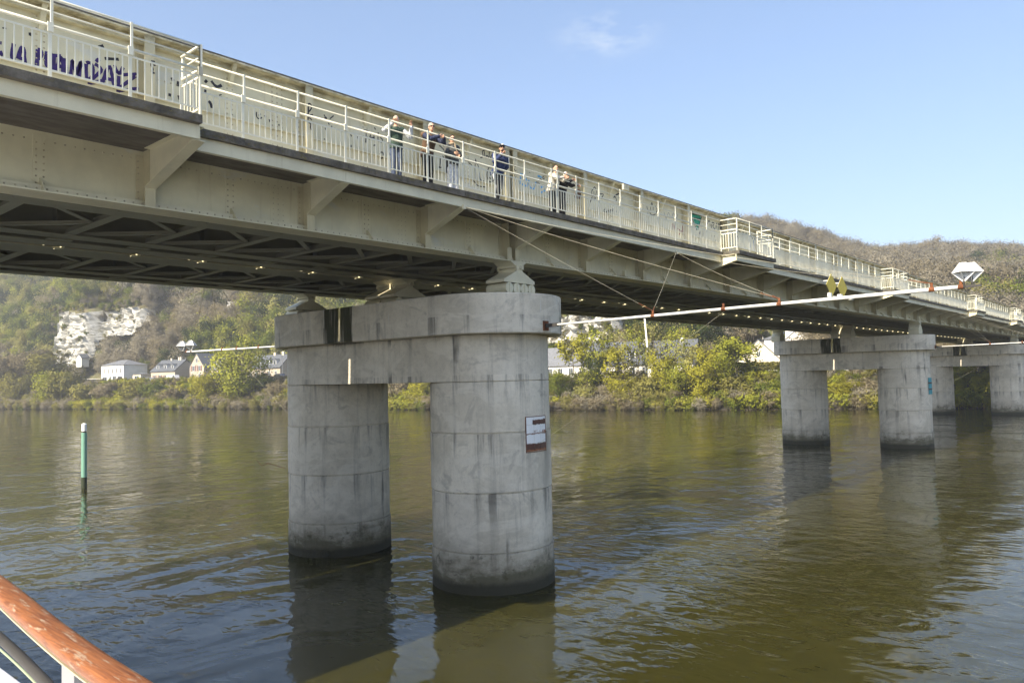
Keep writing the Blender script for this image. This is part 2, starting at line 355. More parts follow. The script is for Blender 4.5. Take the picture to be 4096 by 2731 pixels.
M['leaf_pale'] = m_leaf('leaf_pale', (.30,.295,.085), (.50,.47,.17))
M['leaf_dark'] = m_leaf('leaf_dark', (.03,.05,.008), (.08,.105,.016))
M['twig_brown'] = m_leaf('twig_brown', (.27,.225,.14), (.44,.38,.25), .6)
M['twig_grey'] = m_leaf('twig_grey', (.33,.29,.215), (.52,.475,.365), .6)
M['twig_olive'] = m_leaf('twig_olive', (.22,.205,.05), (.38,.355,.10), .5)
M['bark'] = plain('bark', (.13,.105,.075), .9, 0, .3)
# houses
M['h_white'] = plain('white_render', (.76,.73,.67), .85, 0, .05, .8)
M['h_cream'] = plain('cream_render', (.62,.55,.43), .85, 0, .08, .8)
def m_brick(name, c1, c2):
    t = NT(name); b = t.n('ShaderNodeTexBrick'); b.inputs['Scale'].default_value = 1.; b.inputs['Brick Width'].default_value = .5; b.inputs['Row Height'].default_value = .2
    b.inputs['Color1'].default_value = (*c1,1); b.inputs['Color2'].default_value = (*c2,1); b.inputs['Mortar'].default_value = (.50,.43,.35,1)
    m = t.n('ShaderNodeMapping'); m.inputs['Rotation'].default_value = (math.pi/2,0,0); tcn = t.n('ShaderNodeTexCoord'); t.l(tcn.outputs['Object'], m.inputs[0]); t.l(m.outputs[0], b.inputs[0])
    t.set(Base_Color=b.outputs[0], Roughness=.9); return t.m
M['h_brick'] = m_brick('pale_brick', (.36,.30,.235), (.43,.365,.29))
M['slate'] = plain('slate', (.085,.092,.105), .6, 0, .2, 2)
M['slate_l'] = plain('slate_light', (.15,.155,.17), .6, 0, .15, 2)
M['shutter'] = plain('shutter', (.16,.06,.055), .6)
def m_glass():
    t = NT('window_glass'); t.set(Base_Color=(.05,.06,.075,1), Roughness=.08); return t.m
M['glass'] = m_glass()
M['frame'] = plain('window_frame', (.72,.71,.68), .6, 0, .03)
M['brickred'] = plain('chimney_pot', (.40,.13,.07), .8)
for nm, c in dict(car_dark=(.05,.06,.09), car_silver=(.42,.43,.45), car_white=(.70,.71,.72), car_blue=(.07,.10,.18)).items(): M[nm] = plain(nm, c, .25, .2, .02)
M['tyre'] = plain('tyre', (.02,.02,.02), .9)
# ------------------------------------------------------------------ river and far bank
_bv = [-2500,-200,-60,8.8,22.9,43,76,108.5,150,190,225,286,400,700,2600]
_bu = [600,172,147,135.3,131,123.8,115.6,110.2,104.0,97,89.5,77,53,-20,-760]
def ub(v): return np.interp(v, _bv, _bu)
def zroad(v): return np.interp(v, [-300,50,100,180,400], [5.6,5.7,6.5,8.0,8.4])
def hilltop(v): return np.interp(v, [-600,-100,30,110,190,300,700], [36,40,48,63,79,95,95])
def hillw(v): return np.interp(v, [-100,110,180,260], [300,290,190,125])
CLIFFS = []     # (v0, v1, t, ztop)
def rough(u, v):
    return (np.sin(u*.071+1.3)*np.cos(v*.083-.4)*1.6 + np.sin(u*.19+v*.11)*.7 + np.sin(u*.031-v*.043+2)*3.2)
def gz(u, v):
    u = np.asarray(u, float); v = np.asarray(v, float)
    t = (u-ub(v))*.975; zr = zroad(v); H = hilltop(v); W = hillw(v)
    z = np.interp(t, [-60,-8,-1.5,0,2.5], [-4,-2.6,-.9,-.05,1.0])
    k = np.clip((t-2.5)/10, 0, 1); z = np.where(t > 2.5, .9+(zr-.9)*k*k*(3-2*k), z)
    k = np.clip((t-34)/W, 0, 1); hill = (H-zr)*(k**.92) + rough(u, v)*np.clip((t-40)/60, 0, 1)
    z = np.where(t > 34, zr+hill, z)
    z = z + np.clip((t-34-W)/600, 0, 1)*10
    for v0, v1, tc, zt in CLIFFS:
        w = np.clip((v-v0)/5+.5, 0, 1)*np.clip((v1-v)/5+.5, 0, 1)
        s = (zt+np.minimum(t-tc, 18)*.25-np.maximum(t-tc-18, 0)*.7)*np.clip((t-tc)/2.0, 0, 1)*w
        z = np.where(t > tc, np.maximum(z, s), z)
    return z
def spot(px, t, py=880):
    """ground point on the sight line of photo column px, t metres behind the water's edge"""
    d = sight(px, py); d = d[:2]/np.hypot(*d[:2]); D = np.arange(90, 900, .25)
    P = CAMP[:2]+D[:, None]*d; tt = (P[:,0]-ub(P[:,1]))*.975
    i = int(np.argmax(tt >= t)); return float(P[i,0]), float(P[i,1])
def ztop(px, py, u, v):
    d = sight(px, py); k = math.hypot(u-CAMP[0], v-CAMP[1])/math.hypot(d[0], d[1]); return float(CAMP[2]+d[2]*k)
def ppm(u, v): return FPX/1.7415/depth((u, v, 7))       # survey pixels per metre at that spot
def _cl(pxa, pxb, t, pxc, pyt):
    (ua, va), (uc, vc) = spot(pxa, t), spot(pxb, t); um, vm = spot(pxc, t)
    return (min(va, vc), max(va, vc), t, ztop(pxc, pyt, um, vm))
CLIFFS += [_cl(132,206,38,170,715), _cl(236,326,46,280,708), _cl(1240,1425,44,1350,718), _cl(1725,1850,46,1770,760)]
vv = np.concatenate([np.arange(-2400,-120,120), np.arange(-120,20,8), np.arange(20,460,2.5), np.arange(460,900,20), np.arange(900,2500,130)])
tt = np.concatenate([[-900,-300,-60,-20], np.arange(-8,36,1.5), np.arange(36,60,1.5), np.arange(60,200,5), np.arange(200,520,16), [560,700,1000,1800,4000]])
T, V = np.meshgrid(tt, vv); U = ub(V)+T/.975; Z = gz(U, V); nv, nt = T.shape
idx = np.arange(nv*nt).reshape(nv, nt)
F = np.stack([idx[:-1,:-1], idx[:-1,1:], idx[1:,1:], idx[1:,:-1]], -1).reshape(-1, 4)
me = bpy.data.meshes.new('ground'); me.from_pydata(np.stack([U, V, Z], -1).reshape(-1, 3).tolist(), [], F.tolist()); me.materials.append(M['ground'])
me.polygons.foreach_set('use_smooth', [True]*len(me.polygons)); me.update()
ground = obj('ground', me); tag(ground, kind='structure')
mb = MB(); mb.box((-3500,-3500,-3.5), (900,3500,0))
river = mb.build('river', M['water']); tag(river, kind='structure')
# riverside road
mb = MB(); vs_ = np.arange(-60, 380, 6.0)
for a, b in zip(vs_[:-1], vs_[1:]):
    q = []
    for v in (a, b):
        for t in (14.2, 20.2): q.append((float(ub(v)+t/.975), v, float(zroad(v))+.06))
    mb.add([q[0], q[1], q[3], q[2]], [(0,1,2,3)])
tag(mb.build('riverside_road', M['asphalt']), kind='structure')
# chalk faces: bedded rock with recessed strata, ledges and hollows
def chalk(v0, v1, t, z0, z1, seed, holes=()):
    rng = np.random.default_rng(seed); nx = max(12, int((v1-v0)/.45)); nzz = max(10, int((z1-z0)/.42))
    bed = np.interp(np.arange(nzz), np.arange(0, nzz+3, 2.2), rng.normal(0, .55, len(np.arange(0, nzz+3, 2.2))))
    xs = np.arange(nx); col_ = np.interp(xs, np.arange(0, nx+6, 5), rng.normal(0, 1.5, len(np.arange(0, nx+6, 5))))
    joint = (rng.uniform(0, 1, nx) < .09)*rng.uniform(.8, 2.2, nx); reg = rng.normal(0, 1, (nx//6+3, nzz//5+3))
    edge_ = np.interp(xs, np.arange(0, nx+4, 3), rng.uniform(0, 1, len(np.arange(0, nx+4, 3))))
    mb = MB(); G = []
    for i in range(nx):
        v = v0+(v1-v0)*i/(nx-1); row = []
        fz = min(1, i/4., (nx-1-i)/4.)
        top = z0+(z1-z0)*(.55+.45*fz)-edge_[i]*3.2; bot = z0-1+edge_[(i*7) % nx]*1.2
        for j in range(nzz):
            f = j/(nzz-1); z = bot+(top-bot)*f
            off = -.5+col_[i]*(.5+.5*f)+bed[j]*1.2+rng.normal(0, .22)+f*1.6+joint[i]+max(-1.2, min(1.4, reg[i//6, j//5]*.8))
            for (hv, hz, hw, hh, hd) in holes:
                if abs(v-hv) < hw and abs(z-hz) < hh: off += hd
            row.append((float(ub(v)+(t+off)/.975), float(v), float(z)))
        G.append(row)
    flat = [q for r in G for q in r]; back = [(float(ub(r[-1][1])+(t+7)/.975), r[-1][1], r[-1][2]+1.0) for r in G]; b = len(flat)
    F = [(i*nzz+j, (i+1)*nzz+j, (i+1)*nzz+j+1, i*nzz+j+1) for i in range(nx-1) for j in range(nzz-1)]
    F += [(i*nzz+nzz-1, (i+1)*nzz+nzz-1, b+i+1, b+i) for i in range(nx-1)]
    mb.add(flat+back, F); return tag(mb.build('chalk_cliff', M['chalk']), kind='structure')
c1, c2, c3, c4 = CLIFFS
hu, hv_ = spot(180, 38); hz = ztop(180, 795, hu, hv_)
chalk(c1[0], c1[1], 37, float(zroad(c1[0]))+7, c1[3]+.4, 3, [(hv_, hz, 1.4, 3.0, 4.0), (hv_+8, hz+13, 4, .8, 1.2)])
chalk(c2[0], c2[1], 45, ztop(280, 768, *spot(280, 46)), c2[3]+.4, 8, [(c2[1]-3, c2[3]-5, 3, 7, 3.5)])
chalk(c3[0], c3[1], 43, 6, c3[3]+.6, 5)
chalk(c4[0], c4[1], 45, 7, c4[3]+.6, 6)
ua, va = spot(560, 66); uc, vc = spot(495, 66)
chalk(va, vc, 64, ztop(530, 730, ua, va), ztop(530, 692, ua, va), 9)
# ------------------------------------------------------------------ railway bridge
S = 4.15714; HB = 10.968; HT = HB+3.9; DECK = 12.45; K0, K1 = -10, 42; BAYS = (-1,6,12,19,25,32)
PIERK = (3,16,29)
bridge = empty('railway_bridge', (0,0,0), 0, 'cream riveted steel railway bridge with graffitied side walls and a railed walkway', 'bridge')
x0, x1 = K0*S, K1*S
# near girder: one web panel per bay, stiffeners, flanges
mb = MB(); mb.box((.003,.335,HB+.03), (S-.003,.355,HT-.03)); panel = mb.mesh('web_panel', M['cream'])
mid = MB()                       # cover strip, knees
mid.box((S/2-.13,.322,HB+.03), (S/2+.13,.334,DECK-.26)); mid.box((S/2-.13,.322,DECK+.01), (S/2+.13,.334,HT-.03))
midm = mid.mesh('splice_plate', M['cream'])
kn = MB(); kn.prism([(.0,HB+.032),(.332,HB+.032),(.332,HB+.34),(.26,HB+.34)], 'x', S/2-.012, S/2+.012); knee = kn.mesh('knee_plate', M['cream'])
kn = MB(); kn.prism([(.02,HT-.032),(.332,HT-.032),(.332,HT-.52),(.27,HT-.52)], 'x', S/2-.05, S/2+.05); kneet = kn.mesh('top_knee', M['cream'])
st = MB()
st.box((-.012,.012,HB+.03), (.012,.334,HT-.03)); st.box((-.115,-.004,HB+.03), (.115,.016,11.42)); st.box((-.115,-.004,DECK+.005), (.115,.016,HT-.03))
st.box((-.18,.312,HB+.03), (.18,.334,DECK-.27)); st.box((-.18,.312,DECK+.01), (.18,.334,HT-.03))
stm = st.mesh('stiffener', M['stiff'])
for k in (-1, 1, 2, 4, 5, 7):
    MB().box((k*S-.98,.326,HB+.18), (k*S-.54,.3345,DECK-.30)).build('cover_plate', M['cream'], bridge)
for k in range(K0, K1):
    x = k*S
    obj('web_panel', panel, bridge, (x,0,0)); obj('splice_plate', midm, bridge, (x,0,0))
    obj('bottom_knee', knee, bridge, (x,0,0)); obj('top_knee', kneet, bridge, (x,0,0))
    for f in (.34, .67):
        if k < 20:
            if 'dk' not in globals(): dk = MB().prism([(.06,DECK+.003),(.332,DECK+.003),(.332,DECK+.34)], 'x', -.014, .014).mesh('deck_knee', M['cream'])
            obj('deck_knee', dk, bridge, (x+f*S,0,0))
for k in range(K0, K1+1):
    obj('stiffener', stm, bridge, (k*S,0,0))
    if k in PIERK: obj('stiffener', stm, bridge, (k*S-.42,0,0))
def beam(name, y0, y1, z0, z1, m, a=x0, b=x1): return MB().box((a,y0,z0), (b,y1,z1)).build(name, m, bridge)
beam('bottom_flange', 0, .70, HB, HB+.028, M['cream_low']); beam('top_flange', -.02, .72, HT-.028, HT+.01, M['cream'])
beam('flange_angle', .19, .334, HB+.03, HB+.17, M['cream_low']); beam('flange_angle', .19, .334, HT-.17, HT-.03, M['cream'])
beam('cable_conduit', .25, .30, 13.54, 13.575, M['cream'])
# coping on top of the wall
beam('wall_coping', .02, .68, HT+.012, HT+.07, M['slab'])
# inner and far girders (I-shaped)
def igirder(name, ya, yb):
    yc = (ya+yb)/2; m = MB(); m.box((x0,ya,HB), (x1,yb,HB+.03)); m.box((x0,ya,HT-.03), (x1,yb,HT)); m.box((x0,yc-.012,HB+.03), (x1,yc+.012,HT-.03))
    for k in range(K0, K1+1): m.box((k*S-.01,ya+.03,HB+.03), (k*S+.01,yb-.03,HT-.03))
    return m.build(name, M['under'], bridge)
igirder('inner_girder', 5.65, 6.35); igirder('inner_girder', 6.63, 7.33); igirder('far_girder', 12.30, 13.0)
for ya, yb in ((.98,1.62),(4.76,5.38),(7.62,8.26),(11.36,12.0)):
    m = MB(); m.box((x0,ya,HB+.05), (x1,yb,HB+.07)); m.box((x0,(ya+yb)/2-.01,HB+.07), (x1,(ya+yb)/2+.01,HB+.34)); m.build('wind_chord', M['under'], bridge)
# deck plates and floor beams
for ya, yb in ((.37,5.98),(7.0,12.62)):
    beam('deck_plate', ya, yb, 12.75, 12.9, M['deck_dark'])
fb = MB().box((-.012,.37,12.05), (.012,5.98,12.75)).box((-.13,.37,12.03), (.13,5.98,12.05)).mesh('floor_beam', M['deck_dark'])
for k in range(-4, 34):
    for y in (0, 6.63): obj('floor_beam', fb, bridge, (k*S,y,0))
# wind bracing in the plane of the lower flanges, K-shaped
H2 = S/2
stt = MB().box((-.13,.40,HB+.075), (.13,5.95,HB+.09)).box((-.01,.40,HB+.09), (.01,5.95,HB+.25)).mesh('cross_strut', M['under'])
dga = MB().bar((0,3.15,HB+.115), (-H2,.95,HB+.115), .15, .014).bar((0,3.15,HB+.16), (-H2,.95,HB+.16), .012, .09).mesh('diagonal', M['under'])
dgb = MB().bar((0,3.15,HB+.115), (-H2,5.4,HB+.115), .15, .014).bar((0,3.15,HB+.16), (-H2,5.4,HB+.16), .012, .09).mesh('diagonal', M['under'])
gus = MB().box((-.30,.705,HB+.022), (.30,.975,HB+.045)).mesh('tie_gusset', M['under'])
for n in range(-6, 62):
    for y in (0, 6.63):
        obj('cross_strut', stt, bridge, (n*H2,y,0)); obj('diagonal', dga, bridge, (n*H2,y,0)); obj('diagonal', dgb, bridge, (n*H2,y,0))
    obj('tie_gusset', gus, bridge, (n*H2,0,0)); obj('tie_gusset', gus, bridge, (n*H2,10.31+1.02,0))
    if n < 60: obj('tie_gusset', gus, bridge, (n*H2,4.68,0)); obj('tie_gusset', gus, bridge, (n*H2,6.63,0))
tie = MB().box((-.09,6.345,HB-.05), (.09,6.635,HB-.035)).box((.08,6.345,HB-.035), (.10,6.635,HB+.07)).mesh('joint_tie', M['cream'])
for n in range(-4, 60): obj('joint_tie', tie, bridge, (n*H2+.3,0,0))
# walkway: slab, fascia, brackets
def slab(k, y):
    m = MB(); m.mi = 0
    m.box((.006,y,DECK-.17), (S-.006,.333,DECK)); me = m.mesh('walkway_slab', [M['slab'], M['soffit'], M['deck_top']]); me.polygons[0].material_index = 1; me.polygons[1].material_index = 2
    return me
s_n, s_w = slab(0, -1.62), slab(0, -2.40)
f_n = MB().box((.004,-1.52,11.99), (S-.004,-1.49,DECK-.172)).box((.004,-1.488,11.99), (S-.004,-1.40,12.01)).mesh('fascia_beam', M['cream_low'])
f_w = MB().box((.004,-2.26,11.99), (S-.004,-2.23,DECK-.172)).box((.004,-2.228,11.99), (S-.004,-2.14,12.01)).mesh('fascia_beam', M['cream_low'])
fe = MB().box((-.02,-2.26,11.99), (.012,-1.524,DECK-.172)).mesh('fascia_end', M['cream_low'])
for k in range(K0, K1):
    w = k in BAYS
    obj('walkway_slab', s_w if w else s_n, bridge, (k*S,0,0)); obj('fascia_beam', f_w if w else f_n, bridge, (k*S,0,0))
    if w: obj('fascia_end', fe, bridge, (k*S,0,0)); obj('fascia_end', fe, bridge, ((k+1)*S,0,0))
def brk(tip):
    m = MB().prism([(-.006,DECK-.175),(tip+.02,DECK-.175),(tip+.02,11.985),(-.006,11.42)], 'x', -.008, .008); a = m.mesh('bracket', M['cream_low'])
    L_ = math.hypot(-tip, .57)
    m = MB().bar((0,-.004,11.405), (0,tip,11.405+.57), .26, .018, up=(0,0,1)); b = m.mesh('bracket_flange', M['cream_low'])
    m = MB().box((-.13,tip+.0,DECK-.192), (.13,-.01,DECK-.175)); c = m.mesh('bracket_top_flange', M['cream_low'])
    return a, b, c
bn, bw = brk(-1.485), brk(-2.225)
for k in range(K0, K1+1):
    a, b, c = bw if (k in BAYS or k-1 in BAYS) else bn
    p = obj('bracket', a, bridge, (k*S,0,0)); obj('bracket_flange', b, p); obj('bracket_top_flange', c, p)
# rivets: too small to pick apart, one part
rv = MB(); rng = random.Random(4)
def rivet(x, y, z, r=.022):
    b = len(rv.v); n = 6
    rv.add([(x+r*math.cos(i*math.pi/3), y, z+r*math.sin(i*math.pi/3)) for i in range(n)]+[(x+.5*r*math.cos(i*math.pi/3), y-.012, z+.5*r*math.sin(i*math.pi/3)) for i in range(n)],
           [(i,(i+1)%n,n+(i+1)%n,n+i) for i in range(n)]+[tuple(range(n,2*n))])
for k in range(-2, 8):
    for i in range(22): rivet(k*S+(i+.5)*S/22, .19, HB+.10)
    for i in range(22): rivet(k*S+(i+.5)*S/22, .334, DECK-.36)
    for z0_, z1_ in ((HB+.24, DECK-.42), (DECK+.08, HT-.22)):
        n_ = int((z1_-z0_)/.115)
        for j in range(n_):
            z = z0_+(z1_-z0_)*j/(n_-1)
            for dx in (-.07, .07): rivet((k+.5)*S+dx, .322, z)
            rivet(k*S-.13, .312, z); rivet(k*S+.13, .312, z)
            if k in (1, 2, 4): 
                for dx in (.62, .76, .9): rivet(k*S-dx, .334, z)
    for i in range(30): rivet(k*S+(i+.5)*S/30, .334, 14.02) if k in (0, 1, 2) and i < 14 else None
tag(rv.build('rivet_rows', M['rivet'], bridge), kind='stuff')
# graffiti sprayed on the wall
GRAF = [["purple",0.075,0.335,[[[-2.785,13.893],[-2.757,13.891]],[[-2.784,13.729],[-2.756,13.682],[-2.784,13.641]],[[-2.55,13.946],[-2.596,13.621],[-2.52,13.632]],[[-2.473,13.658],[-2.426,13.907],[-2.378,13.945],[-2.347,13.572]],[[-2.467,13.682],[-2.351,13.688]],[[-2.123,13.957],[-2.142,13.61]],[[-2.123,13.957],[-2.063,13.971],[-2.043,13.89],[-2.073,13.79],[-2.132,13.761]],[[-1.973,13.923],[-1.977,13.682],[-1.932,13.626],[-1.872,13.713],[-1.862,13.946]],[[-1.993,13.928],[-1.852,13.96]],[[-1.852,13.926],[-1.688,13.953]],[[-1.811,13.938],[-1.831,13.61]],[[-1.769,13.605],[-1.719,13.943],[-1.657,13.916],[-1.646,13.594]],[[-1.766,13.721],[-1.646,13.745]],[[-1.605,13.932],[-1.583,13.612]],[[-1.504,13.6],[-1.469,13.973],[-1.394,13.619],[-1.299,14.001],[-1.347,13.597]],[[-1.202,13.935],[-1.191,13.559],[-1.071,13.664],[-1.049,13.908],[-1.115,14.008],[-1.202,13.959]],[[-1.005,14.041],[-0.939,14.121]],[[-1.027,13.987],[-0.861,13.915],[-1.18,13.503],[-0.828,13.684]],[[-0.873,13.624],[-0.772,13.966],[-0.715,14.055],[-0.625,13.547]],[[-0.828,13.732],[-0.648,13.735]],[[-0.625,14.082],[-0.533,13.864],[-0.441,14.087]],[[-0.533,13.864],[-0.545,13.495]],[[-0.441,13.915],[-0.112,14.034],[-0.602,13.504],[-0.112,13.698]]]],
 ["black",0.05,-0.004,[[[0.055,14.283],[0.006,14.145],[0.09,14.108],[0.006,14.009],[0.102,14.012]],[[0.079,14.291],[0.103,14.174]]]],
 ["black",0.07,0.335,[[[0.64,14.16],[0.678,14.093]],[[0.794,14.113],[0.786,13.994]],[[0.563,13.741],[0.626,13.737]],[[0.805,13.78],[0.831,13.683]],[[1.444,14.268],[1.499,14.336]],[[1.609,14.354],[1.692,14.256],[1.775,14.238],[1.874,14.32]],[[1.429,14.064],[1.484,14.06]],[[1.537,13.84],[1.592,13.801],[1.619,13.687]],[[1.83,14.078],[1.844,14.055]],[[-0.95,14.382],[-0.85,14.438]],[[-0.828,14.167],[-0.533,14.236]],[[-0.533,14.391],[-0.505,14.362]],[[-2.716,14.225],[-2.712,14.193]],[[-2.287,14.233],[-2.242,14.236]]]],
 ["black",0.035,0.335,[[[2.805,13.887],[2.789,13.746],[2.892,13.702],[2.953,13.786]],[[2.924,13.867],[2.858,13.818],[2.917,13.791],[2.878,13.735]],[[3.014,13.842],[3.074,13.829]],[[3.165,13.782],[3.179,13.716]],[[3.441,13.722],[3.447,13.681]],[[4.842,14.318],[4.927,14.206],[5.012,14.077]],[[4.858,14.224],[4.935,14.267]],[[5.032,14.246],[5.157,14.366]],[[4.871,13.956],[4.905,13.904]],[[5.082,14.064],[5.099,14.023]],[[4.839,13.653],[4.848,13.62]],[[6.18,14.197],[6.39,14.214]],[[6.275,14.204],[6.249,13.841]],[[6.385,13.964],[6.467,14.216],[6.582,14.133],[6.56,13.996]],[[6.406,14.031],[6.561,14.059]],[[6.579,14.367],[6.625,14.315]],[[6.722,14.259],[6.696,13.97],[6.854,13.956],[6.905,14.094],[6.786,14.115]],[[6.537,13.825],[6.616,13.858]],[[6.768,13.639],[6.746,13.508],[6.864,13.485],[6.935,13.641],[6.849,13.734],[6.768,13.639]],[[7.052,13.888],[7.129,13.713],[7.228,13.573]],[[5.727,13.971],[5.763,13.919]],[[5.968,13.964],[6.004,13.88]],[[5.74,13.67],[5.738,13.578]],[[9.177,14.391],[9.314,14.334],[9.406,14.268]],[[9.213,14.04],[9.181,13.693]],[[9.134,13.684],[9.25,13.699]],[[9.308,14.093],[9.407,13.976]],[[9.4,14.043],[9.421,13.979]],[[11.277,14.676],[11.118,14.625],[11.193,14.532],[11.216,14.428],[11.058,14.378]],[[11.249,14.634],[11.303,14.373],[11.394,14.573],[11.478,14.39],[11.515,14.69]],[[11.532,14.419],[11.674,14.668],[11.747,14.443]],[[10.825,14.295],[10.79,14.002],[10.801,13.575]],[[10.823,14.259],[10.961,14.071],[11.018,13.614],[11.215,13.606]],[[10.699,13.539],[10.898,13.396],[11.261,13.422]],[[11.469,14.132],[11.357,13.929],[11.376,13.714],[11.505,13.61],[11.667,13.694],[11.754,13.856],[11.734,14.073],[11.603,14.158],[11.469,14.132]],[[11.484,13.789],[11.589,13.735],[11.673,13.841]],[[11.528,13.979],[11.537,13.933]],[[11.652,14.021],[11.661,13.967]],[[10.444,14.219],[10.514,14.055]],[[10.54,14.096],[10.663,14.013]]]],
 ["black",0.04,-0.004,[[[4.122,14.357],[4.214,14.375],[4.225,14.226],[4.113,14.127]],[[4.122,14.357],[4.1,13.91]],[[4.111,14.027],[4.25,14.089]],[[4.124,13.987],[4.215,13.938]],[[4.115,13.843],[4.213,13.852],[4.146,13.708],[4.211,13.666]]]],
 ["blue",0.075,0.335,[[[13.148,14.25],[13.125,14.045],[13.102,13.84]],[[13.144,14.148],[13.333,14.264],[13.312,14.119]],[[13.29,13.954],[13.408,14.197],[13.503,13.85]],[[13.575,14.085],[13.627,13.81],[13.879,13.792],[13.986,14.077]],[[14.092,14.302],[14.19,14.34],[14.335,14.294]],[[14.672,14.094],[14.783,14.344],[14.874,14.129]],[[14.205,13.909],[14.437,13.991]],[[14.263,13.733],[14.497,13.856]],[[14.634,13.983],[14.769,14.027],[14.759,13.795]],[[13.194,13.856],[13.502,13.829]]]],
 ["black",0.025,0.335,[[[14.016,14.021],[14.013,14.113],[14.1,14.108],[14.034,14.065],[14.113,14.038]],[[14.133,14.124],[14.129,14.041],[14.211,14.065]],[[14.184,14.195],[14.269,14.272],[14.314,14.197]],[[14.404,14.38],[14.499,14.293],[14.398,14.233],[14.37,14.353]],[[13.633,14.371],[13.664,14.346]]]],
 ["black",0.025,-0.004,[[[12.384,14.372],[12.365,14.271],[12.498,14.277]],[[12.392,14.199],[12.448,14.112],[12.509,14.162]],[[12.415,14.027],[12.382,13.924]],[[12.486,13.963],[12.422,13.814]],[[12.448,13.721],[12.45,13.624]]]],
 ["black",0.04,0.335,[[[17.708,14.535],[17.477,14.316],[17.555,14.123],[17.366,13.862]],[[17.654,14.345],[17.665,14.038]],[[17.708,14.535],[17.857,14.473],[17.746,14.051]],[[17.964,14.293],[18.376,14.362],[18.183,14.163]],[[19.073,14.317],[19.273,14.499],[19.536,14.553]],[[19.171,14.386],[19.318,14.276],[19.217,14.168]],[[19.462,14.433],[19.598,14.266]],[[19.29,14.459],[19.469,14.569]],[[18.436,13.767],[18.275,13.665],[18.428,13.604]],[[18.474,13.61],[18.621,13.769],[18.717,13.646]],[[18.756,13.683],[18.81,13.824],[18.945,13.701],[19.01,13.87]],[[19.193,13.908],[19.251,13.746]],[[22.06,14.513],[22.143,14.629],[22.245,14.513],[22.06,14.513]],[[21.695,14.371],[21.738,14.208]],[[21.847,14.224],[22.05,14.009],[22.383,14.091],[22.633,14.341],[22.419,14.482]],[[22.019,14.392],[22.03,14.223]],[[22.24,14.426],[22.229,14.264]]]],
 ["grey",0.035,0.335,[[[23.185,14.336],[23.359,14.009],[23.593,14.396],[23.831,14.104],[24.067,14.454],[24.308,14.141],[24.487,14.467]],[[21.787,14.13],[21.665,13.885]]]],
 ["red",0.06,0.335,[[[23.911,13.908],[23.886,13.536]],[[24.033,13.954],[24.15,13.582]],[[24.4,13.734],[25.118,13.523]],[[24.501,13.447],[24.995,13.872]],[[24.813,13.909],[24.845,13.489]]]],
 ["green",0.22,0.335,[[[25.861,14.556],[26.708,14.571],[26.347,14.145],[26.046,14.446]],[[26.347,14.145],[26.37,13.929]],[[26.174,14.433],[26.425,14.311]]]],
 ["black",0.05,0.335,[[[25.7,14.626],[26.876,14.677],[26.544,14.139],[26.326,13.861],[25.7,14.626]],[[26.022,14.474],[26.517,14.481],[26.309,14.158]],[[27.432,14.373],[27.656,14.608],[27.742,14.299]],[[27.827,14.149],[27.953,14.521],[28.231,14.494],[27.979,14.318],[28.25,14.204]],[[28.352,14.25],[28.447,14.556]],[[28.605,14.218],[28.678,14.587],[28.925,14.259],[29.025,14.602]],[[27.592,13.799],[27.639,13.516]],[[27.873,13.866],[27.915,13.517]],[[28.153,13.868],[28.271,13.591]],[[26.658,13.903],[26.51,13.696]],[[26.926,13.938],[26.907,13.682]]]],
 ["green",0.08,0.335,[[[28.947,13.999],[29.145,13.76]],[[26.181,13.655],[26.218,13.287]]]],
 ["black",0.06,0.335,[[[30.859,14.441],[31.196,14.725],[31.702,14.688],[31.509,14.317]],[[31.016,14.461],[31.415,14.512]],[[30.69,14.284],[30.98,14.047]],[[31.907,14.645],[31.964,14.374]],[[32.459,14.435],[32.775,14.263]],[[32.964,14.498],[33.101,14.16]],[[30.237,14.362],[30.091,13.537]]]],
 ["blue2",0.14,0.335,[[[32.344,14.071],[32.395,13.726]],[[32.853,14.201],[32.885,13.64]],[[33.345,14.046],[33.383,13.552]]]],
 ["black",0.06,0.335,[[[35.769,14.326],[36.237,14.342]],[[35.93,14.083],[36.786,14.14]],[[36.915,14.458],[37.095,14.326]],[[38.499,14.485],[38.899,14.412]]]]]
for col_, w, v, strokes in GRAF:
    m = MB(); y = v-.006 if v > 0 else v-.004
    for si, stq in enumerate(strokes):
        pts = [Vector((a, 0, b)) for a, b in stq]; fine = []
        for a, b in zip(pts[:-1], pts[1:]):
            nn = max(2, int((b-a).length/.06)); fine += [a.lerp(b, i/nn) for i in range(nn)]
        fine.append(pts[-1])
        for _ in range(2): fine = [fine[0]]+[(fine[i-1]+fine[i]*2+fine[i+1])/4 for i in range(1, len(fine)-1)]+[fine[-1]]
        yy = y-.0006*(si % 5); Lf, Rt_ = [], []
        for i, q in enumerate(fine):
            d = (fine[min(i+1, len(fine)-1)]-fine[max(i-1, 0)]); d = d.normalized() if d.length > 1e-6 else Vector((1,0,0)); nrm = Vector((-d.z, 0, d.x))
            ww = w*.5*(.82+.3*rng.random()); e = .0 if 0 < i < len(fine)-1 else .3*w
            Lf.append(q+nrm*ww); Rt_.append(q-nrm*ww)
        def yw(q):                      # lie on whichever plate is outermost there
            if v < 0: return yy
            f = (q.x/S) % 1.0; dm, ds = abs(f-.5)*S, min(f, 1-f)*S
            return .330-.0006*(si % 5) if dm > .15 and ds > .2 else (.318 if dm <= .15 else .308)-.0006*(si % 5)
        V = [(q.x, yw(q), q.z) for q in Lf+Rt_]; n = len(fine)
        m.add(V, [(i, n+i, n+i+1, i+1) for i in range(n-1)])
    m.build('graffiti', M['spray_'+col_], bridge)
